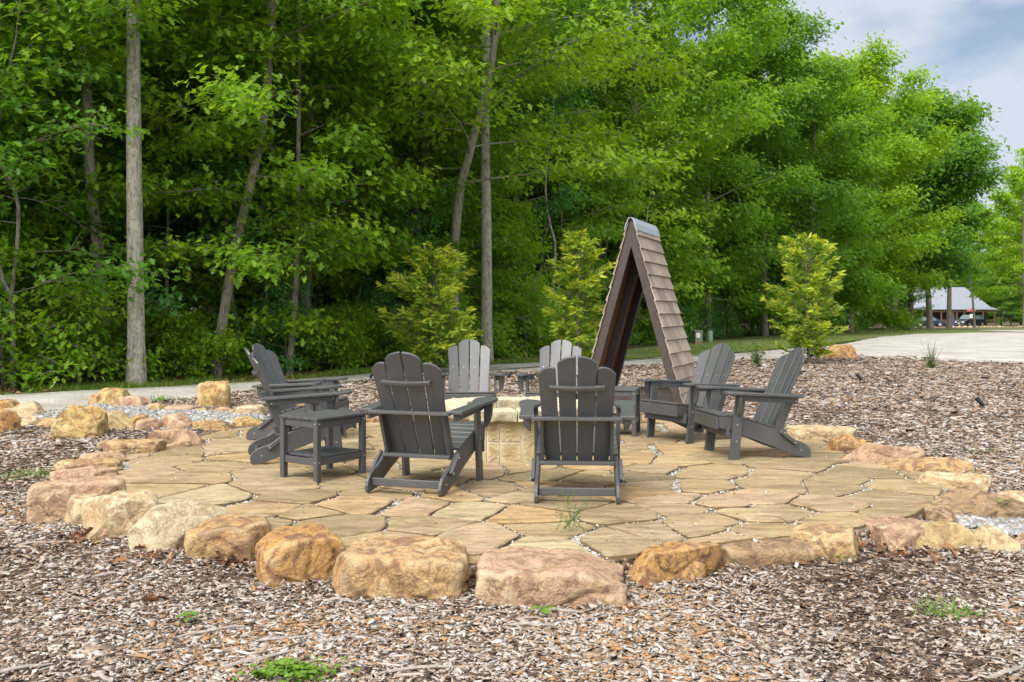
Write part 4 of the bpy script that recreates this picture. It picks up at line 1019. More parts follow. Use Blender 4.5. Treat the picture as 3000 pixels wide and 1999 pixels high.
named([(2490,975),(2500,600),(2510,300)], 64, 18.0, 1.2, 6.8, .22, 'bright yellow green tree right of the right conifer', LIME, 111, nb=46, per=84, leaf=.26, lrad=.7, flat=.26)
named([(2613,962),(2625,850),(2640,790),(2672,640),(2700,480)], 82, 19.0, 4.5, 7.8, .27, 'big dark crowned tree with curved trunk left of the cabin', DEEP, 112, nb=60, per=64, leaf=.36, lrad=.95, flat=.4, spread=1.15)
named([(2668,960),(2670,700)], 95, 15, 5.5, 4.5, .30, 'stout dark trunk before the left end of the cabin', BLUEG, 113, 'barkdark', nb=22, leaf=.32, lrad=.7)
named([(2725,962),(2716,800),(2712,700)], 100, 16, 5.5, 4.6, .33, 'stout trunk before the middle of the cabin, parting the cars', BLUEG, 114, nb=22, leaf=.32, lrad=.7)
named([(2780,962),(2782,800),(2780,700)], 105, 16, 6.0, 4.4, .28, 'pale trunk before the cabin beside the blue marker', DEEP, 115, nb=20, leaf=.32, lrad=.7)
named([(2856,960),(2850,880),(2843,840)], 108, 9, 4.6, 2.6, .14, 'thin crooked sapling before the right of the cabin roof', BRIGHT, 116, nb=10, per=14, leaf=.26)
named([(3003,962),(3000,700),(2998,500)], 110, 18, 3.4, 5.6, .26, 'tree with an orange mark at the right edge of the photo', LIME, 117, nb=34, leaf=.34, lrad=.8)

# variants for the rest of the wood
variants = []
specs = [('tree', 201, 17, 2.2, 4.1, .13, 36, .165, LOBED, 62, 'bark'), ('tree', 202, 19, 3.6, 4.3, .15, 34, .165, LOBED, 64, 'barkdark'), ('tree', 203, 14, 1.6, 3.8, .10, 36, .155, LOBED, 60, 'barkdark'),
         ('tree', 204, 18, 3.0, 4.8, .17, 40, .24, KITE, 80, 'bark'), ('tree', 205, 16, 1.8, 4.6, .13, 40, .24, KITE, 80, 'barkdark')]
for s in specs:
    t, n_ = make_tree(*s[:10], barkm=s[10]); variants.append(t)
under = []
for sd_, H, R in ((301, 7.0, 2.4), (302, 5.0, 2.0), (303, 8.5, 2.8)):
    t, n_ = make_tree('understory_tree', sd_, H, .7, R, .04, 22, .135, LOBED, 36, barkm='bark', wob_=.5, profile='low', spread=.5, flat=.05, lrad=.36, ns_mul=.9)
    under.append(t)
shrubs = []
for sd_, H, R in ((311, 1.5, .9), (312, 2.2, 1.1), (313, 1.0, .75)):
    t, n_ = make_tree('shrub', sd_, H, .12, R, .018, 13, .105, LOBED, 34, barkm='bark', wob_=.6, profile='low', spread=.9, flat=.06, lrad=.26, bias=.15)
    shrubs.append(t)
used = set()
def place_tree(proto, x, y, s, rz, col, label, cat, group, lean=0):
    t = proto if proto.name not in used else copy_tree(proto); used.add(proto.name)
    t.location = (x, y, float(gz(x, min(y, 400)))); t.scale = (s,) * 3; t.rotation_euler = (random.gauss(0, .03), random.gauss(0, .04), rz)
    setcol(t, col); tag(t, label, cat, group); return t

TINT = {BRIGHT: 'bright green', MID: 'mid green', DEEP: 'dark green', BLUEG: 'bluish green', LIME: 'yellow green'}
LANDM = [(150, 'at the far left'), (390, 'near the tall pale trunk'), (600, 'between the pale trunk and the leaning trunk'), (850, 'above the far left chairs'), (1150, 'left of the bushy conifer'), (1330, 'behind the bushy conifer'),
         (1500, 'around the straight grey trunk'), (1640, 'left of the narrow conifer'), (1800, 'behind the narrow conifer'), (1950, 'behind the shingled shelter'), (2100, 'above the utility boxes'), (2260, 'left of the right conifer'), (2450, 'behind the right conifer'), (2600, 'just right of the right conifer'), (2750, 'above the cabin'), (9999, 'right of the cabin')]
def where(x, y):
    px = CXP + x / y * F
    return next(t for lim, t in LANDM if px < lim)
EDGE = np.array([(-16, 11), (-7.9, 15.2), (-6.3, 16.8), (-3.5, 20.4), (-.6, 24.2), (1.6, 30), (5.4, 38), (9.9, 46.5), (15.2, 54), (20.5, 62), (32, 84), (44, 100)], float)
ed = np.r_[0, np.cumsum(np.hypot(*np.diff(EDGE, axis=0).T))]
def edge_pt(s, off):
    x, y = np.interp(s, ed, EDGE[:, 0]), np.interp(s, ed, EDGE[:, 1])
    x2, y2 = np.interp(s + .5, ed, EDGE[:, 0]), np.interp(s + .5, ed, EDGE[:, 1]); x1, y1 = np.interp(s - .5, ed, EDGE[:, 0]), np.interp(s - .5, ed, EDGE[:, 1])
    dx, dy = x2 - x1, y2 - y1; l = math.hypot(dx, dy) + 1e-9
    return x - dy / l * off, y + dx / l * off
rt = random.Random(77); placed = [(-6.25, 15.8), (-7.2, 16.8), (-5.5, 17.6), (-.63, 23.5), (-1.34, 22)]
def far_enough(x, y, d): return all((x - a_) ** 2 + (y - b_) ** 2 > d * d for a_, b_ in placed)
cols = [BRIGHT, MID, MID, DEEP, BLUEG, LIME, MID, BRIGHT]
def invew(x, y, m_): return y > 3 and abs(x) / y < (1500 / F) * m_ + 3.0 / y
cnt = 0
for ring_, (o0, o1, sp, n_) in enumerate(((1.2, 4, 2.3, 500), (4, 11, 2.7, 900), (11, 24, 3.6, 900), (24, 44, 5.0, 600), (44, 70, 6.5, 500))):
    for _ in range(n_):
        s = rt.uniform(0, ed[-1]); off_ = rt.uniform(o0, o1); x, y = edge_pt(s, off_)
        sp2 = sp * (1 + max(0, y - 30) / 60)
        if not invew(x, y, 1.15) or not far_enough(x, y, sp2): continue
        if y > 78 and x / y > .38: continue
        placed.append((x, y)); cnt += 1
        near = ring_ == 0
        proto = variants[rt.choice([0, 1, 2] if ring_ <= 1 and y < 50 else [3, 4])]
        sc = rt.uniform(.88, 1.08)
        if y > 40: sc *= .92
        c_ = cols[rt.randrange(8)] if ring_ < 2 else cols[rt.choice([0, 1, 4, 6, 7])]
        place_tree(proto, x, y, sc, rt.uniform(0, 6.28), c_,
                   ('%s tree in the %s row, %s' % (TINT[c_], ('front', 'second')[ring_], where(x, y)) if ring_ <= 1 else '%s tree deep in the wood, %s' % (TINT[c_], where(x, y))), 'tree', 'trees of the front rows' if ring_ <= 1 else 'trees deep in the wood')
# slender bare stems with small high crowns
slim = []
for sd_, H, h0_, R in ((321, 9.5, 4.6, 1.5), (322, 7.0, 3.4, 1.2), (323, 11.5, 6.0, 1.7)):
    t, n_ = make_tree('slender_tree', sd_, H, h0_, R, .045, 12, .14, LOBED, 26, barkm='barkpale', wob_=.55, spread=.6, lrad=.36); slim.append(t)
pl_ = []
for _ in range(260):
    s_ = rt.uniform(0, ed[-1] * .8); x, y = edge_pt(s_, rt.uniform(.3, 6)); 
    if not invew(x, y, 1.05) or any((x - a_) ** 2 + (y - b_) ** 2 < 1.1 for a_, b_ in pl_) or len(pl_) > 64: continue
    pl_.append((x, y)); k_ = rt.randrange(3); place_tree(slim[k_], x, y, rt.uniform(.85, 1.15), rt.uniform(0, 6.28), rt.choice([MID, BRIGHT]), '%s thin pale stem %s' % (('medium tall', 'short', 'very tall')[k_], where(x, y)), 'tree', 'thin pale stems at the wood edge')
# beyond and beside the cabin
for k in range(46):
    x = rt.uniform(48, 118); y = rt.uniform(172, 215)
    if not far_enough(x, y, 5): continue
    placed.append((x, y)); sc = rt.uniform(1.1, 1.5)
    place_tree(variants[rt.choice([3, 4])], x, y, sc, rt.uniform(0, 6.28), c_ := rt.choice([BRIGHT, LIME, MID]), '%s tree in the far wood, %s' % (TINT[c_], where(x, y)), 'tree', 'trees behind the cabin')
for k in range(14):
    x = rt.uniform(72, 100); y = rt.uniform(128, 160)
    if not far_enough(x, y, 5) or x / y < .545 - .0: continue
    placed.append((x, y)); place_tree(variants[rt.choice([3, 4])], x, y, rt.uniform(1.25, 1.5), rt.uniform(0, 6.28), rt.choice([BRIGHT, LIME]), 'light green tree right of the cabin at the far right', 'tree', 'trees right of the cabin')
for k in range(60):
    x = rt.uniform(66, 118); y = rt.uniform(118, 175)
    if x / y < .545: continue
    place_tree(under[rt.randrange(3)], x, y, rt.uniform(1.1, 1.7), rt.uniform(0, 6.28), rt.choice([BRIGHT, LIME, MID]), 'leafy sapling %s, %s' % (rt.choice(['low in the lawn edge', 'in the far undergrowth', 'among the far trunks']), where(x, y)), 'sapling', 'saplings right of the cabin')
for k in range(70):
    x = rt.uniform(36, 120); y = rt.uniform(164, 172)
    place_tree(under[rt.randrange(3)], x, y, rt.uniform(1.0, 1.6), rt.uniform(0, 6.28), rt.choice([DEEP, MID]), 'leafy sapling in the far background undergrowth, %s' % where(x, y), 'sapling', 'saplings behind the cabin')
# understory
pu = []
for (o0, o1, sp, n_) in ((.4, 3, 1.5, 400), (3, 9, 2.0, 500), (9, 18, 3.0, 300), (18, 42, 4.2, 500)):
    for _ in range(n_):
        s = rt.uniform(0, ed[-1]); x, y = edge_pt(s, rt.uniform(o0, o1))
        if not invew(x, y, 1.08) or any((x - a_) ** 2 + (y - b_) ** 2 < (sp * (1 + max(0, y - 25) / 40)) ** 2 for a_, b_ in pu): continue
        pu.append((x, y))
        c_ = rt.choice([MID, BRIGHT, DEEP, BLUEG, BRIGHT, LIME] if o0 < 5 else [MID, BRIGHT, BLUEG, BRIGHT])
        place_tree(under[rt.randrange(3) if o0 > 1 else rt.choice([0, 1, 1])], x, y, rt.uniform(.75, 1.25), rt.uniform(0, 6.28), c_,
                   '%s %s %s' % (TINT[c_], ('sapling at the edge', 'sapling further in', 'shaded sapling')[(o0 > 1) + (o0 > 5)], where(x, y)), 'sapling', 'saplings under the trees')
ps = []
for _ in range(500):
    s = rt.uniform(0, ed[-1]); x, y = edge_pt(s, rt.uniform(-.35, 1.6))
    if not invew(x, y, 1.05) or any((x - a_) ** 2 + (y - b_) ** 2 < (.75 * (1 + max(0, y - 20) / 30)) ** 2 for a_, b_ in ps): continue
    ps.append((x, y)); q_ = rt.randrange(3); c_ = rt.choice([MID, BRIGHT, BRIGHT, BLUEG]); place_tree(shrubs[q_], x, y, rt.uniform(.6, 1.15), rt.uniform(0, 6.28), c_, '%s %s bush at the edge %s' % (('waist high', 'tall', 'low')[q_], TINT[c_], where(x, y)), 'bush', 'bushes along the edge of the wood')
print('TREES', cnt, 'UNDER', len(pu), 'SHRUB', len(ps))

# ------------------------------------------------------------------ yellow-green conifers
def conifer(px, Y, H, R, seed, label, dens=1.0, gap=0.0):
    rng = np.random.default_rng(seed); x0 = (px - CXP) * Y / F; root = empty('conifer', (x0, Y, float(gz(x0, Y))))
    tv, tf, off = [], [], 0
    def addt(p, r, s_):
        nonlocal off
        v_, f_ = tube(p, r, s_); tv.append(v_); tf.append(f_ + off); off += len(v_)
    z = np.linspace(-.1, H * .97, 12); tx = np.c_[np.cumsum(rng.normal(0, .012, (12, 2)), axis=0), z]; addt(tx, np.linspace(.045, .006, 12), 8)
    LP, LA, LE, LR = [], [], [], []
    nb = int(108 * dens)
    for i_ in range(nb):
        u = (i_ + rng.random()) / nb; zb_ = .08 + (H * .95) * u ** 1.1; u = zb_ / H
        Rr = 1.10 * R * min(1, (1 - u) ** .58 * (.72 + .9 * u)) * (1 - gap * math.sin(u * 17) ** 2) * rng.uniform(.30, 1.2) * (.75 if u < .1 else 1) + .06; a_ = i_ * 2.399 + rng.normal(0, .3); e = math.radians(rng.uniform(5, 58))
        b0 = np.array([np.interp(zb_, z, tx[:, 0]), np.interp(zb_, z, tx[:, 1]), zb_]); d = np.array([math.cos(a_) * math.cos(e), math.sin(a_) * math.cos(e), math.sin(e)])
        n_ = 5; t = np.linspace(0, 1, n_)[:, None]; p = b0 + d * Rr * t + np.array([0, 0, .10 * Rr]) * t ** 2; addt(p, np.linspace(.010, .003, n_), 4)
        m_ = int(22 + 52 * Rr); w = rng.uniform(.18, 1.05, m_) ** .8; q = b0 + d * Rr * w[:, None]
        side = rng.choice([-1, 1], m_); fa = a_ + side * np.radians(rng.uniform(10, 65, m_)); fl = Rr * .32 * (1.1 - w) + .03
        q = q + np.c_[np.cos(fa), np.sin(fa), rng.normal(.0, .3, m_)] * (fl * rng.random(m_))[:, None] + rng.normal(0, .022, (m_, 3))
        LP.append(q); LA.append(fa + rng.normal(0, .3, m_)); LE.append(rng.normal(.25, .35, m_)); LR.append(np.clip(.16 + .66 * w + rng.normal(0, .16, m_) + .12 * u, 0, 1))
    LP = np.vstack(LP); LA = np.concatenate(LA); LE = np.concatenate(LE); LR = np.concatenate(LR); n_ = len(LP)
    V, Fq, nf = leaves(LP, LA, LE, rng.uniform(.07, .19, n_), rng, FROND, .2, .9, .1)
    mesh_obj('trunk', np.vstack(tv), np.vstack(tf), M['bark'], root, smooth=True)
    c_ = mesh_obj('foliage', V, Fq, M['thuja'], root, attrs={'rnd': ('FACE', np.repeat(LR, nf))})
    return tag(root, label, 'conifer', 'young yellow green conifers')
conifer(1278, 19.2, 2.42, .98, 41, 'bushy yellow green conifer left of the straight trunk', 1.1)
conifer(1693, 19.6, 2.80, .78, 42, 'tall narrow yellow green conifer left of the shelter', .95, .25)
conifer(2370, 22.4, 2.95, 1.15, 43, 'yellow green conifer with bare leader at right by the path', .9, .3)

# ------------------------------------------------------------------ grass, weeds, leaf litter
def blades(name, pts, hmin, hmax, seed, label, mat='grassblade', col=(1, 1, 1), cat='grass'):
    rng = np.random.default_rng(seed); n_ = len(pts)
    sz = rng.uniform(hmin, hmax, n_)
    V, Fq, nf = leaves(pts, rng.uniform(0, 6.28, n_), rng.uniform(.6, 1.45, n_), sz, rng, dict(v=BLADE['v'] * [1.6, 1], f=BLADE['f']), 0, .4, .25)
    o = mesh_obj(name, V, Fq, M[mat], attrs={'rnd': ('FACE', np.repeat(rng.random(n_), nf))}); o.color = (*col, 1); return tag(o, label, cat, kind='stuff')
rfa = np.array(rf)
s = RNG.uniform(0, 1, 60000); idx = s * (len(rfa) - 1); bx = np.interp(idx, np.arange(len(rfa)), rfa[:, 0]); by = np.interp(idx, np.arange(len(rfa)), rfa[:, 1])
wdt = np.where(bx < 0, 1.3, 1.3 + bx * .6); by = by + wdt * RNG.random(len(by)) ** 1.3 + .03; bx = bx + RNG.normal(0, .1, len(bx))
nn = np.array([mnoise.noise((a_ * .8, b_ * .8, 1)) for a_, b_ in zip(bx, by)]); k_ = nn + RNG.normal(0, .12, len(nn)) > -.05
blades('grass', np.c_[bx, by, gz(bx, by)][k_], .05, .14, 12, 'short patchy grass along the far side of the gravel path')
lx = RNG.uniform(4, 60, 60000); ly = RNG.uniform(28, 60, 60000)
def road_far_y(x): return np.interp(x, rfa[:, 0], rfa[:, 1])
k_ = (ly > road_far_y(lx) + .1) & (ly < road_far_y(lx) + 9)
blades('grass', np.c_[lx, ly, gz(lx, ly)][k_], .05, .12, 13, 'patchy lawn grass between the road and the wood at right')
def tuft(px, py, n_, rad, hmin, hmax, label, seed, nm='grass_tuft', mat='weed'):
    x, y, z = ghit(px, py); r = np.random.default_rng(seed)
    pts = np.c_[x + r.normal(0, rad, n_), y + r.normal(0, rad * .7, n_), np.full(n_, z + .005)]; pts[:, 2] = gz(pts[:, 0], pts[:, 1]) + .005
    sz = r.uniform(hmin, hmax, n_); sh_ = BLADE if nm == 'grass_tuft' else LOBED
    V, Fq, nf = leaves(pts if nm == 'grass_tuft' else pts + np.c_[np.zeros((n_, 2)), r.uniform(.01, .06, n_)], r.uniform(0, 6.28, n_), r.uniform(.4, 1.3, n_) if nm == 'grass_tuft' else r.uniform(-.2, .3, n_), sz, r, dict(v=sh_['v'] * ([1.6, 1] if nm == 'grass_tuft' else [1.3, .9]), f=sh_['f']), .1, .5, .3)
    o = mesh_obj(nm, V, Fq, M[mat], attrs={'rnd': ('FACE', np.repeat(r.random(n_), nf))}); tag(o, label, 'weeds' if nm != 'grass_tuft' else 'grass', kind='stuff'); return o
tuft(135, 1398, 260, .14, .03, .09, 'green grass tuft in the mulch left of the left arc', 61)
tuft(50, 1402, 140, .12, .03, .07, 'sparse grass tuft at the left edge of the mulch', 62)
tuft(2260+470, 1800, 40, .07, .04, .11, 'sprig of grass in the mulch at lower right', 63)
tuft(2800, 1815, 50, .05, .05, .12, 'bent grass tuft in the mulch at lower right', 64)
tuft(480, 1176, 90, .14, .06, .16, 'grass tuft by the path left of the upright yellow block', 65)
tuft(2765, 1390, 60, .06, .04, .1, 'grass tuft behind the speckled slab on the right arc', 66)
tuft(1665, 1612, 130, .07, .05, .14, 'green weeds growing behind the flat slab', 67)
tuft(2855, 1330, 60, .07, .04, .08, 'small green weed in the mulch right of the right arc', 68)
# clover
def clover(px, py, n_, rad, label, seed):
    x, y, z = ghit(px, py); r = np.random.default_rng(seed); b_ = Batch()
    for k in range(n_):
        cx_, cy_ = x + r.normal(0, rad), y + r.normal(0, rad * .6); h_ = r.uniform(.012, .05); a0 = r.uniform(0, 6.28); rl = r.uniform(.006, .011)
        zc = float(gz(cx_, cy_)) + h_
        for q in range(3):
            a1 = a0 + q * 2.094; ccx, ccy = cx_ + rl * .95 * math.cos(a1), cy_ + rl * .95 * math.sin(a1)
            tl = r.normal(0, .3, 2)
            V_ = [(ccx + rl * math.cos(t), ccy + rl * math.sin(t), zc + rl * (tl[0] * math.cos(t) + tl[1] * math.sin(t))) for t in np.linspace(0, 6.28, 7)[:-1]]
            b_.add(V_, [tuple(range(6))], float(r.random()))
    o = mesh_obj('clover_patch', b_.v, b_.f, M['weed'], attrs={'rnd': ('FACE', b_.a)}); return tag(o, label, 'clover', kind='stuff')
clover(860, 1990, 240, .085, 'bright green clover patch at the bottom edge of the photo', 71)
# wispy weed stems behind the slab
x, y, z = ghit(1665, 1610); b_ = Batch(); rw = random.Random(5)
for k in range(16):
    a_, l_ = rw.uniform(0, 6.28), rw.uniform(.08, .22); x1, y1 = x + .3 * l_ * math.cos(a_) * 2, y + .06 * math.sin(a_)
    b_.tube([(x + rw.gauss(0, .05), y + rw.gauss(0, .03), 0), ((x + x1) / 2, (y + y1) / 2, l_ * .55), (x1, y1, l_)], [.0016, .0012, .0008], 4)
    for q in range(3): b_.box(x1 - .004, x1 + .004, y1 - .003, y1 + .003, l_ - .02 * q, l_ - .02 * q + .006)
tag(b_.build('wispy_weed', M['weed']), 'wispy seeding weed stalks rising behind the flat slab', 'weed')
# seedlings
def seedling(px, py, dz, n_, sz, label, seed):
    x, y, z = ghit(px, py); r = np.random.default_rng(seed)
    rt_ = empty('seedling', (x, y, z + dz)); b_ = Batch(); b_.tube([(0, 0, -.03), (0, 0, .045)], [.002, .0012], 5); b_.build('stem', M['weed'], rt_)
    V, Fq, nf = leaves(np.tile([[0, 0, .045]], (n_, 1)) + r.normal(0, .004, (n_, 3)), np.arange(n_) * 6.28 / n_ + .4, np.full(n_, .15), np.full(n_, sz), r, LOBED, .2, .3, .2)
    o = mesh_obj('leaf_cluster', V, Fq, M['weed'], rt_, attrs={'rnd': ('FACE', np.repeat(r.random(n_), nf))}); return tag(rt_, label, 'seedling')
seedling(2935, 1524, .08, 5, .05, 'green seedling with lobed leaves on the grey brown boulder', 81)
seedling(2460, 1652, 0, 3, .03, 'left of two tiny green sprouts before the cracked tan boulder', 82)
seedling(2490, 1650, 0, 4, .04, 'right of two tiny green sprouts before the cracked tan boulder', 83)
seedling(993, 1690, .03, 4, .045, 'green sprout in the gap right of the orange brown boulder', 84)
seedling(745, 1650, .0, 3, .03, 'green sprout before the blocky tan boulder', 85)
seedling(555, 1832, .0, 6, .05, 'flat yellow green weed in the mulch at lower left', 86)
seedling(1590, 1812, .0, 4, .07, 'fallen green leaf on the mulch before the flat slab', 87)

def litter(spots, name, label, seed):
    r = np.random.default_rng(seed); P, S = [], []
    for px, py, n_, rad in spots:
        x, y, z = ghit(px, py); q = np.c_[x + r.normal(0, rad, n_), y + r.normal(0, rad * .6, n_)]; P.append(np.c_[q, gz(q[:, 0], q[:, 1]) + r.uniform(.005, .04, n_)])
    P = np.vstack(P); n_ = len(P)
    V, Fq, nf = leaves(P, r.uniform(0, 6.28, n_), r.normal(.05, .35, n_), r.uniform(.035, .08, n_), r, LOBED, 1.0, .5, .45)
    o = mesh_obj(name, V, Fq, M['deadleaf'], attrs={'rnd': ('FACE', np.repeat(r.random(n_), nf))}); return tag(o, label, 'dead leaves', kind='stuff')
litter([(210,1590,40,.10),(480,1640,45,.12),(650,1660,25,.10),(760,1665,14,.1),(985,1640,26,.06),(960,1720,10,.1),(2640,1625,60,.13),(1385,1640,20,.05),(1395,1700,16,.05),(470,1770,3,.1),(450,1965,3,.06),(1850,1720,10,.06),(700,1650,20,.15),(1830,1660,14,.05),(1100,1840,2,.1),(1720,1650,6,.05)], 'dead_leaves', 'curled brown oak leaves gathered against the front boulders', 91)
r9 = np.random.default_rng(19); t9 = r9.uniform(0, 6.28, 420); q9 = np.sqrt(r9.random(420)) * 3.3
x9, y9 = PC[0] + q9 * np.cos(t9), PC[1] + q9 * np.sin(t9); k9 = np.array([mnoise.noise((a_ * 1.3, b_ * 1.3, 7)) for a_, b_ in zip(x9, y9)]) > -.05; x9, y9 = x9[k9], y9[k9]; n9 = len(x9)
V, Fq, nf = leaves(np.c_[x9, y9, np.full(n9, .007)], r9.uniform(0, 6.28, n9), r9.normal(.05, .15, n9), r9.uniform(.008, .030, n9), r9, KITE, .8, .25, .2)
tag(mesh_obj('leaf_crumbs', V, Fq, M['deadleaf'], attrs={'rnd': ('FACE', np.repeat(r9.random(n9), nf))}), 'crumbs of dead leaf and bark lying on the flagstones', 'leaf litter', kind='stuff')
# forest-edge litter and mulch edge
fx = RNG.uniform(-12, 2, 5000); fy = road_far_y(fx) + RNG.uniform(.2, 3.2, 5000)
V, Fq, nf = leaves(np.c_[fx, fy, gz(fx, fy) + .01], RNG.uniform(0, 6.28, 5000), RNG.normal(0, .3, 5000), RNG.uniform(.05, .11, 5000), RNG, KITE, .8, .4, .3)
tag(mesh_obj('leaf_litter', V, Fq, M['deadleaf'], attrs={'rnd': ('FACE', np.repeat(RNG.random(5000), nf))}), 'brown leaf litter on the ground at the edge of the wood', 'leaf litter', kind='stuff')

# twigs and larger splinters lying on the mulch
rw = random.Random(9); M['twig'] = simple('grey_twig', (.30, .27, .24), .9, var=.3, scale=40)
TW = [(140,1590,.28,20),(340,1680,.22,35),(620,1850,.30,25),(60,1960,.22,30),(210,1850,.12,40),(1250,1960,.34,10),(1560,1830,.2,-8),(840,1870,.25,20),(1000,1760,.2,-10),(760,1930,.30,38),(300,1985,.12,-30),(1900,1770,.12,-12),(2950,1965,.3,35),(2320,1930,.2,15),(1130,1800,.16,5),(1640,1790,.2,-10),(2200,1700,.14,60)]
TL = ['long curved grey twig left of the cream boulder', 'grey twig on the mulch below the mossy boulder', 'long pale stick on the mulch at lower left', 'weathered grey branch piece at the bottom left', 'dark splinter on the mulch at lower left', 'long thin stick at the bottom centre of the mulch', 'short stick before the flat slab', 'pale stick left of the clover', 'pale stick below the orange brown boulder', 'ragged grey stick above the clover', 'pale wood strip at the bottom left', 'short stick below the rounded orange boulder', 'reddish brown stick at the lower right corner', 'pale stick in the lower right mulch', 'pale twig below the largest cracked boulder', 'curved twig at the right of the flat slab foot', 'upright splinter below the long brown boulder']
for (px, py, l_, an), lb in zip(TW, TL):
    x, y, z = ghit(px, py, .02); a_ = math.radians(an); pts = [(x + (t - .5) * l_ * math.cos(a_), y + (t - .5) * l_ * math.sin(a_) + rw.gauss(0, .006), z + rw.gauss(0, .004)) for t in np.linspace(0, 1, 6)]
    b_ = Batch(); b_.tube(pts, np.array([.005, .008, .008, .007, .006, .003]) * rw.uniform(.7, 1.2), 6); tag(b_.build('stick', M['twig'], smooth=True), lb, 'stick', 'sticks on the mulch')

# small planted shrubs with bare twigs
def twig_shrub(px, py, H, R, nst, nleaf, label, seed, base_only=False):
    x, y, z = ghit(px, py); rt_ = empty('twiggy_shrub', (x, y, z)); r = np.random.default_rng(seed); b_ = Batch(); P = []
    for k in range(nst):
        a_ = r.uniform(0, 6.28); l_ = H * r.uniform(.6, 1.05); e = R * r.uniform(.2, 1) 
        pts = [(0, 0, -.03), (e * .35 * math.cos(a_), e * .35 * math.sin(a_), l_ * .4), (e * math.cos(a_), e * math.sin(a_), l_)]
        b_.tube(pts, [.008, .005, .002], 5)
        a2 = a_ + r.normal(0, .8); q = pts[1]; b_.tube([q, (q[0] + .3 * e * math.cos(a2), q[1] + .3 * e * math.sin(a2), q[2] + l_ * .35)], [.004, .0015], 4)
        tt = r.uniform(0, .45 if base_only else 1, nleaf // nst)
        for t in tt: P.append([e * math.cos(a_) * t, e * math.sin(a_) * t, l_ * t])
    b_.build('twigs', M['bark'], rt_)
    P = np.array(P) + r.normal(0, .04, (len(P), 3)); n_ = len(P); P[:, 2] = np.abs(P[:, 2])
    V, Fq, nf = leaves(P, r.uniform(0, 6.28, n_), r.normal(.2, .5, n_), r.uniform(.03, .07, n_), r, KITE)
    mesh_obj('foliage', V, Fq, M['weed'], rt_, attrs={'rnd': ('FACE', np.repeat(r.random(n_), nf))}).color = (.7, .7, .8, 1); return tag(rt_, label, 'shrub')
twig_shrub(2215, 1074, .55, .28, 16, 500, 'small sprawling green shrub in mulch left of the right conifer', 51)
twig_shrub(2728, 1082, .68, .34, 14, 260, 'small shrub with bare upright twigs before the gravel road', 52, True)

# ------------------------------------------------------------------ landscape spotlights
def spot(px, py, rz, label):
    x, y, z = ghit(px, py); rt_ = empty('spotlight', (x, y, z), rz)
    b_ = Batch(); b_.tube([(0, 0, -.05), (0, 0, .06)], .008, 8); b_.build('stake', M['black'], rt_)
    Mx = Matrix.Translation((0, 0, .095)) @ Matrix.Rotation(math.radians(40), 4, 'Y')
    b_ = Batch(); v_, f_ = tube([(0, 0, -.06), (0, 0, -.03), (0, 0, .03), (0, 0, .065)], [.018, .026, .030, .034], 14)
    b_.add([tuple(Mx @ Vector(p)) for p in v_], [tuple(q) for q in f_] + [tuple(range(14))[::-1]]); b_.build('lamp_head', M['black'], rt_, smooth=True)
    b_ = Batch(); v_, f_ = tube([(0, 0, .050), (0, 0, .056)], [.029, .029], 14); n_ = len(v_)
    b_.add([tuple(Mx @ Vector(p)) for p in v_], [tuple(q) for q in f_] + [tuple(range(n_ - 14, n_))]); b_.build('lens', M['glass'], rt_)
    return tag(rt_, label, 'spotlight', 'black landscape spotlights in the mulch')
spot(2518, 1122, 2.6, 'black stake spotlight in the mulch below the right conifer')
spot(2872, 1201, 2.6, 'black stake spotlight at far right of the mulch')
spot(1089, 1114, .4, 'black stake spotlight by the path left of the near left chair back')
spot(1493, 1114, .2, 'black stake spotlight between the two chairs facing the camera')

# ------------------------------------------------------------------ utility boxes, marker posts
M['green'] = simple('green_plastic', (.22, .36, .24), .5, var=.08, scale=6)
M['utility'] = simple('grey_green_metal', (.19, .20, .15), .6, var=.12, scale=6)
M['white'] = simple('white_paint', (.75, .75, .73), .6, var=.06, scale=10)
M['post'] = simple('raw_post_wood', (.32, .20, .11), .85, var=.25, scale=12)
M['blue'] = simple('blue_plastic', (.02, .12, .45), .5)
x, y, z = ghit(2044, 1008); u_ = empty('utility_box', (x, y, z - .03), .15); tag(u_, 'squat grey green utility box with a white label on a wooden base', 'utility box')
b_ = Batch(); b_.box(-.15, .15, -.14, .14, .08, .50); b_.prism([(-.165, .50), (.165, .50), (.165, .53), (.13, .56), (-.13, .56), (-.165, .53)], 'y', -.155, .155); b_.build('housing', M['utility'], u_, .01)
b_ = Batch(); b_.box(-.165, .165, -.15, .15, -.02, .079); b_.build('base', M['post'], u_, .004)
b_ = Batch(); b_.box(-.11, .05, -.146, -.1405, .27, .46); b_.build('notice', M['white'], u_)
x, y, z = ghit(2080, 1003); u_ = empty('cable_pedestal', (x, y, z - .03)); tag(u_, 'pale green cylindrical cable pedestal beside the utility box', 'pedestal')
b_ = Batch(); b_.tube([(0, 0, 0), (0, 0, .10)], .095, 20); b_.build('base', M['green'], u_, smooth=True)
b_ = Batch(); v_, f_ = tube([(0, 0, .101), (0, 0, .44), (0, 0, .48), (0, 0, .50)], [.112, .112, .10, .07], 22); n_ = len(v_); b_.add(v_, [tuple(q) for q in f_] + [tuple(range(n_ - 22, n_))]); b_.build('cover', M['green'], u_, smooth=True)
x, y, z = ghit(2122, 984); u_ = empty('marker_post', (x, y, z)); tag(u_, 'wooden marker post with a blue cap at the edge of the wood', 'post')
b_ = Batch(); b_.box(-.05, .05, -.04, .04, -.2, .72); b_.build('post', M['post'], u_, .004)
b_ = Batch(); b_.box(-.06, .06, -.05, .05, .722, .93); b_.box(-.075, .075, -.06, .06, .87, .91); b_.build('cap', M['blue'], u_, .006)

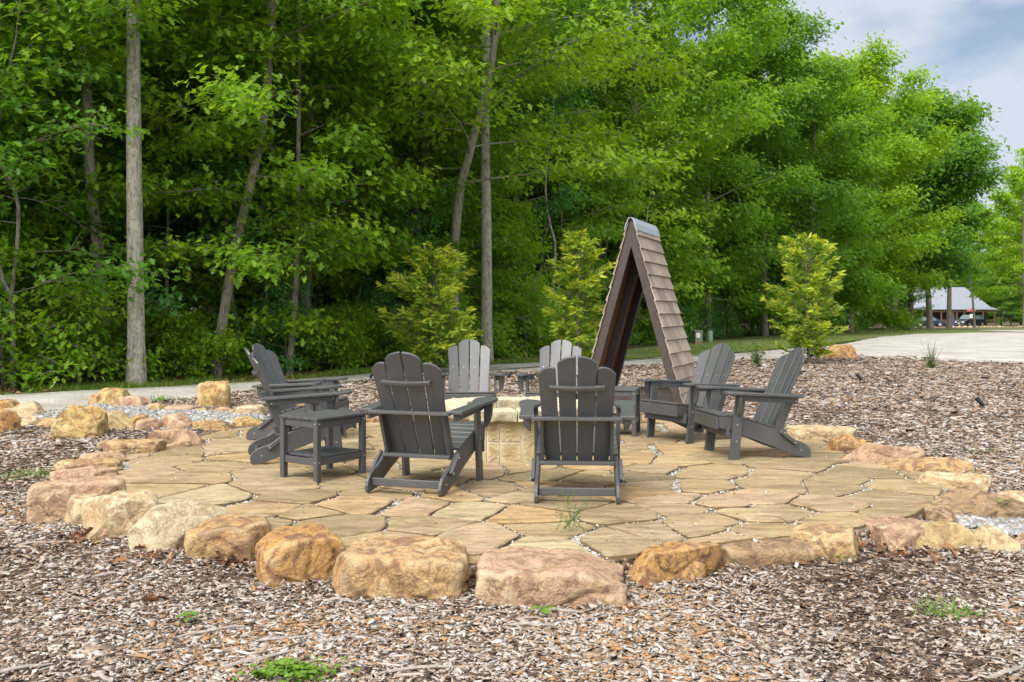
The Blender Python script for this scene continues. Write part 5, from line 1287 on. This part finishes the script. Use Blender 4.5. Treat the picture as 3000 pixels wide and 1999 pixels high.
# ------------------------------------------------------------------ cabin, cars, signs far away at right
M['roofmetal'] = simple('pale_roof_metal', (.27, .295, .335), .45, .3, var=.05, scale=3)
M['cabinwood'] = simple('cabin_timber', (.13, .085, .058), .8, var=.2, scale=5)
M['cabindark'] = simple('screen_dark', (.018, .02, .022), .6)
M['door'] = simple('red_brown_door', (.16, .05, .035), .6)
CY = 152.0; gzc = float(gz(68, CY))
def CX(px): return (px - CXP) * CY / F
cab = empty('cabin', (CX(2790), CY, gzc)); tag(cab, 'cabin with pale metal gable roof and screened timber porch among trees', 'cabin')
cx0 = CX(2790)
def rx(px): return CX(px) - cx0
def rzv(py, Y=CY): return zat(py, Y) - gzc
ev, rdg = rzv(901), rzv(842, CY + 4.5)
b_ = Batch()
xe0, xe1, xr0, xr1 = rx(2685), rx(2897), rx(2680), rx(2864)
# main roof as a thick slab with front and back slopes
def slab(b_, q, th_=.12):
    V_ = [Vector(p) for p in q]; n = (V_[1] - V_[0]).cross(V_[3] - V_[0]).normalized(); b_.add([tuple(p) for p in V_] + [tuple(p - n * th_) for p in V_], [(0, 1, 2, 3), (7, 6, 5, 4), (0, 4, 5, 1), (1, 5, 6, 2), (2, 6, 7, 3), (3, 7, 4, 0)])
slab(b_, [(xe0, -.6, ev), (xe1, -.6, ev), (xr1, 4.5, rdg), (xr0, 4.5, rdg)])
slab(b_, [(xe0, 9.6, ev), (xr0, 4.5, rdg), (xr1, 4.5, rdg), (xe1, 9.6, ev)])
slab(b_, [(xe1, -.6, ev), (xe1, 9.6, ev), (xr1 + .01, 4.5, rdg), (xr1, 4.49, rdg)])
for k in range(34):
    t = k / 33; xa, xb = xe0 + (xe1 - xe0) * t, xr0 + (xr1 - xr0) * t
    b_.prism([(xa - .02, 0), (xa + .02, 0), (xa + .02, .01), (xa - .02, .01)], 'y', -.6, -.59) 
    slab(b_, [(xa - .025, -.6, ev + .03), (xa + .025, -.6, ev + .03), (xb + .025, 4.5, rdg + .03), (xb - .025, 4.5, rdg + .03)], .03)
b_.build('roof', M['roofmetal'], cab)
b_ = Batch(); slab(b_, [(rx(2675), -2.2, rzv(905) - .1), (rx(2905), -2.2, rzv(905) - .1), (rx(2900), -.6, ev + .05), (rx(2680), -.6, ev + .05)], .10); b_.build('porch_roof', M['roofmetal'], cab)
b_ = Batch(); slab(b_, [(rx(2650), -1.0, rzv(904)), (rx(2706), -1.0, rzv(904)), (rx(2706), 2.0, rzv(880)), (rx(2686), 2.0, rzv(880))]); b_.build('side_roof', M['roofmetal'], cab)
b_ = Batch(); b_.box(rx(2680), rx(2896), .3, 8.5, -.5, ev - .05); b_.build('wall', M['cabinwood'], cab)
for p0, p1 in ((2688, 2706), (2712, 2740), (2745, 2772), (2808, 2832), (2838, 2862), (2866, 2884)):
    b_ = Batch(); b_.box(rx(p0), rx(p1), .22, .27, .55, rzv(911)); b_.build('screen', M['cabindark'], cab)
b_ = Batch(); b_.box(rx(2789), rx(2806), .20, .26, .15, rzv(912)); b_.build('door', M['door'], cab)
b_ = Batch(); b_.box(rx(2793), rx(2801), .16, .195, 1.0, 2.0); b_.build('door_window', simple('door_glass', (.30, .32, .26), .3), cab)
for p in (2686, 2709, 2742, 2775, 2787, 2808, 2835, 2863, 2896):
    b_ = Batch(); b_.box(rx(p) - .09, rx(p) + .09, -2.0, -1.82, -.3, rzv(906) - .25); b_.build('porch_post', M['cabinwood'], cab)
b_ = Batch(); b_.box(rx(2684), rx(2898), -1.99, -1.85, rzv(906) - .48, rzv(906) - .26); b_.build('porch_beam', M['cabinwood'], cab)
b_ = Batch(); b_.box(rx(2684), rx(2898), -1.95, -1.86, .95, 1.10); b_.box(rx(2684), rx(2898), -1.95, -1.86, .35, .45)
b_.build('railing', M['cabinwood'], cab)
b_ = Batch(); b_.box(rx(2680), rx(2900), -2.1, .29, -.5, .14); b_.build('porch_floor', M['cabinwood'], cab)

M['carblack'] = simple('black_car_paint', (.012, .014, .018), .18); M['carblue'] = simple('dark_blue_car_paint', (.012, .022, .035), .18)
M['tyre'] = simple('tyre_rubber', (.02, .02, .02), .9); M['lamp'] = simple('headlight_glass', (.75, .77, .8), .2)
M['chrome'] = simple('chrome_trim', (.55, .56, .58), .25, .8); M['carglass'] = simple('car_glass', (.10, .13, .14), .08)
def car(px, py, Y, L_, H_, W_, rz, mat, label, suv=True):
    x = (px - CXP) * Y / F; rt_ = empty('parked_car', (x, Y, float(gz(x, Y)) + .02), rz); hl = L_ / 2
    belt = H_ * .60
    body = [(-hl, .32), (-hl + .04, .62), (-hl + .10, belt * .84), (-hl + .95, belt * .97), (hl - .25, belt * 1.0), (hl - .03, belt * .8), (hl, .5), (hl - .05, .3), (hl - .4, .24), (-hl + .3, .22)]
    b_ = Batch(); b_.prism(body, 'y', -W_ / 2, W_ / 2); b_.build('body', M[mat], rt_, .07, True, segs=2)
    top = [(-hl + 1.0, belt - .03), (-hl + 1.75, H_ - .04), (-hl + 2.1, H_), (hl - 1.0, H_), (hl - .55 if suv else hl - 1.1, H_ - .10), (hl - .18 if suv else hl - .4, belt - .03)]
    n = len(top); V_ = []
    for sgn in (-1, 1):
        for (a_, z_) in top: V_.append((a_, sgn * (W_ / 2 - .04 - .17 * (z_ - belt) / (H_ - belt)), z_))
    b_ = Batch(); b_.add(V_, [tuple(range(n))[::-1], tuple(range(n, 2 * n))] + [(i_, (i_ + 1) % n, n + (i_ + 1) % n, n + i_) for i_ in range(n)]); b_.build('cabin_top', M[mat], rt_, .03, True)
    for sgn in (-1, 1):
        for (a0, a1) in ((-hl + 1.35, -.15), (-.05, hl - 1.15), (hl - 1.05, hl - .55)):
            zt_ = H_ - .13; q = [(a0 if a0 > -hl + 1.5 else a0, belt + .02), (a1, belt + .02), (a1 - .04, zt_), (a0 + (.45 if a0 < -hl + 1.5 else .03), zt_)]
            V_ = [(p, sgn * (W_ / 2 - .03 - .17 * (z_ - belt) / (H_ - belt)), z_) for p, z_ in q]; V2 = [(p, yy_ + sgn * .015, z_) for p, yy_, z_ in V_]
            b_ = Batch(); b_.add(V_ + V2, [(0, 1, 2, 3), (4, 5, 6, 7), (0, 1, 5, 4), (1, 2, 6, 5), (2, 3, 7, 6), (3, 0, 4, 7)]); b_.build('side_window', M['carglass'], rt_)
    q = [(-hl + 1.06, belt + .03), (-hl + 1.72, H_ - .07)]
    b_ = Batch(); wv = W_ / 2 - .14; V_ = [(q[0][0] - .02, -wv, q[0][1]), (q[0][0] - .02, wv, q[0][1]), (q[1][0] - .02, wv - .1, q[1][1]), (q[1][0] - .02, -wv + .1, q[1][1])]; V2 = [(a_ - .03, b__, c_ + .015) for a_, b__, c_ in V_]
    b_.add(V_ + V2, [(0, 1, 2, 3), (4, 5, 6, 7), (0, 1, 5, 4), (1, 2, 6, 5), (2, 3, 7, 6), (3, 0, 4, 7)]); b_.build('windscreen', M['carglass'], rt_)
    for sgn in (-1, 1):
        b_ = Batch(); b_.box(-hl - .005, -hl + .35, sgn * (W_ / 2 - .42) - .2, sgn * (W_ / 2 - .42) + .2 + .19 * 0, .60, .76); b_.build('headlight', M['lamp'], rt_, .03)
        for ax in (-hl + .92, hl - .95):
            b_ = Batch(); b_.tube([(ax, sgn * (W_ / 2 - .22), .34), (ax, sgn * (W_ / 2 + .015), .34)], .35, 22); wh = b_.build('wheel', M['tyre'], rt_, .02, True)
            b_ = Batch(); b_.tube([(ax, sgn * (W_ / 2 + .016), .34), (ax, sgn * (W_ / 2 + .03), .34)], .22, 16); rim = b_.build('rim', M['chrome'], wh)
    b_ = Batch(); b_.box(-hl - .02, -hl + .06, -.45, .45, .58, .80); b_.build('grille', M['black'], rt_, .02)
    b_ = Batch()
    for k in range(3): b_.box(-hl - .035, -hl - .021, -.44, .44, .62 + k * .065, .64 + k * .065)
    b_.box(-hl - .03, -hl + .05, -.75, .75, .33, .37); b_.build('chrome_trim', M['chrome'], rt_)
    b_ = Batch(); b_.box(-hl - .06, -hl - .04, -.17, .17, .46, .55); b_.build('number_plate', M['white'], rt_)
    return tag(rt_, label, 'car', 'cars parked before the cabin')
car(2842, 957, 140, 4.8, 1.78, 1.95, math.radians(28), 'carblack', 'black suv parked before the right of the cabin porch')
car(2722, 957, 143, 4.6, 1.5, 1.85, math.radians(165), 'carblue', 'dark blue car parked behind the stout trunk before the cabin', False)

M['redsign'] = simple('red_sign_paint', (.50, .12, .10), .6)
Y = 132.0; x = (2845 - CXP) * Y / F; sg = empty('sign_post', (x, Y, float(gz(x, Y)))); tag(sg, 'dark post carrying red wooden direction boards and a small white notice', 'sign')
b_ = Batch(); b_.box(-.06, .06, -.05, .05, -.2, 2.62); b_.build('post', M['black'], sg)
b_ = Batch(); b_.prism([(-.62, 2.18), (.55, 2.18), (.66, 2.30), (.55, 2.44), (-.62, 2.44)], 'y', -.10, -.055); b_.build('direction_board', M['redsign'], sg, .01)
b_ = Batch(); b_.prism([(-.14, 2.47), (.20, 2.47), (.28, 2.55), (.20, 2.66), (-.14, 2.66)], 'y', -.10, -.055); b_.build('direction_board', M['redsign'], sg, .01)
b_ = Batch(); b_.box(-.22, .22, -.09, -.055, 1.25, 1.80); b_.build('notice_board', M['white'], sg, .01)
b_ = Batch()
for r_ in range(3): b_.box(-.16, .14, -.098, -.092, 1.36 + r_ * .14, 1.42 + r_ * .14)
b_.build('notice_lines', simple('notice_grey', (.3, .3, .3), .7), sg)
Y = 128.0; x = (2793 - CXP) * Y / F; mk = empty('marker_stake', (x, Y, float(gz(x, Y)))); tag(mk, 'thin blue marker stake beside the pale trunk before the cabin', 'stake')
b_ = Batch(); b_.tube([(0, 0, -.1), (0, 0, 1.55)], .05, 8); b_.build('stake', M['blue'], mk)
# line of edging stones by the cars
rk = random.Random(3)
for k in range(26):
    px = 2795 + k * 8.4 + rk.uniform(-2, 2); Y = 126 + rk.uniform(-1, 1); x = (px - CXP) * Y / F; s_ = rk.uniform(.14, .28)
    bm = boulder_mesh(s_ * 1.6, s_, s_, .4, 500 + k, 3); me = bpy.data.meshes.new('edging_stone'); bm.to_mesh(me); bm.free(); kc = rk.choice(['tan', 'pink', 'orange', 'cream']); me.materials.append(M[kc])
    me.polygons.foreach_set('use_smooth', [True] * len(me.polygons)); o = bpy.data.objects.new('edging_stone', me); COL.objects.link(o); o.location = (x, Y, float(gz(x, Y)) + s_ * .3)
    tag(o, 'small %s stone edging the lawn %s' % (kc, 'left of the sign' if px < 2835 else 'below the sign' if px < 2860 else 'right of the sign' if px < 2910 else 'right of the cabin'), 'stone', 'stones edging the lawn before the cars')
# tell look-alike neighbours apart by their order across the photo
byl = {}
for o in list(COL.objects):
    if o.parent is None and 'label' in o and o.get('group') and 'location' in dir(o) and o.location.y > 5: byl.setdefault((o['group'], o['label']), []).append(o)
for (g_, l_), os_ in byl.items():
    if 2 <= len(os_) <= 4:
        os_.sort(key=lambda q: q.location.x / q.location.y)
        nm_ = {2: ('left one of two', 'right one of two'), 3: ('leftmost of three', 'middle of three', 'rightmost of three'), 4: ('leftmost of four', 'second of four', 'third of four', 'rightmost of four')}[len(os_)]
        for q, t in zip(os_, nm_):
            nl = l_ + ', ' + t
            q['label'] = nl if len(nl.split()) <= 16 else l_.replace(' in the', ' in') + ', ' + t.split(' of')[0]
print('SCENE DONE', len(bpy.data.objects))
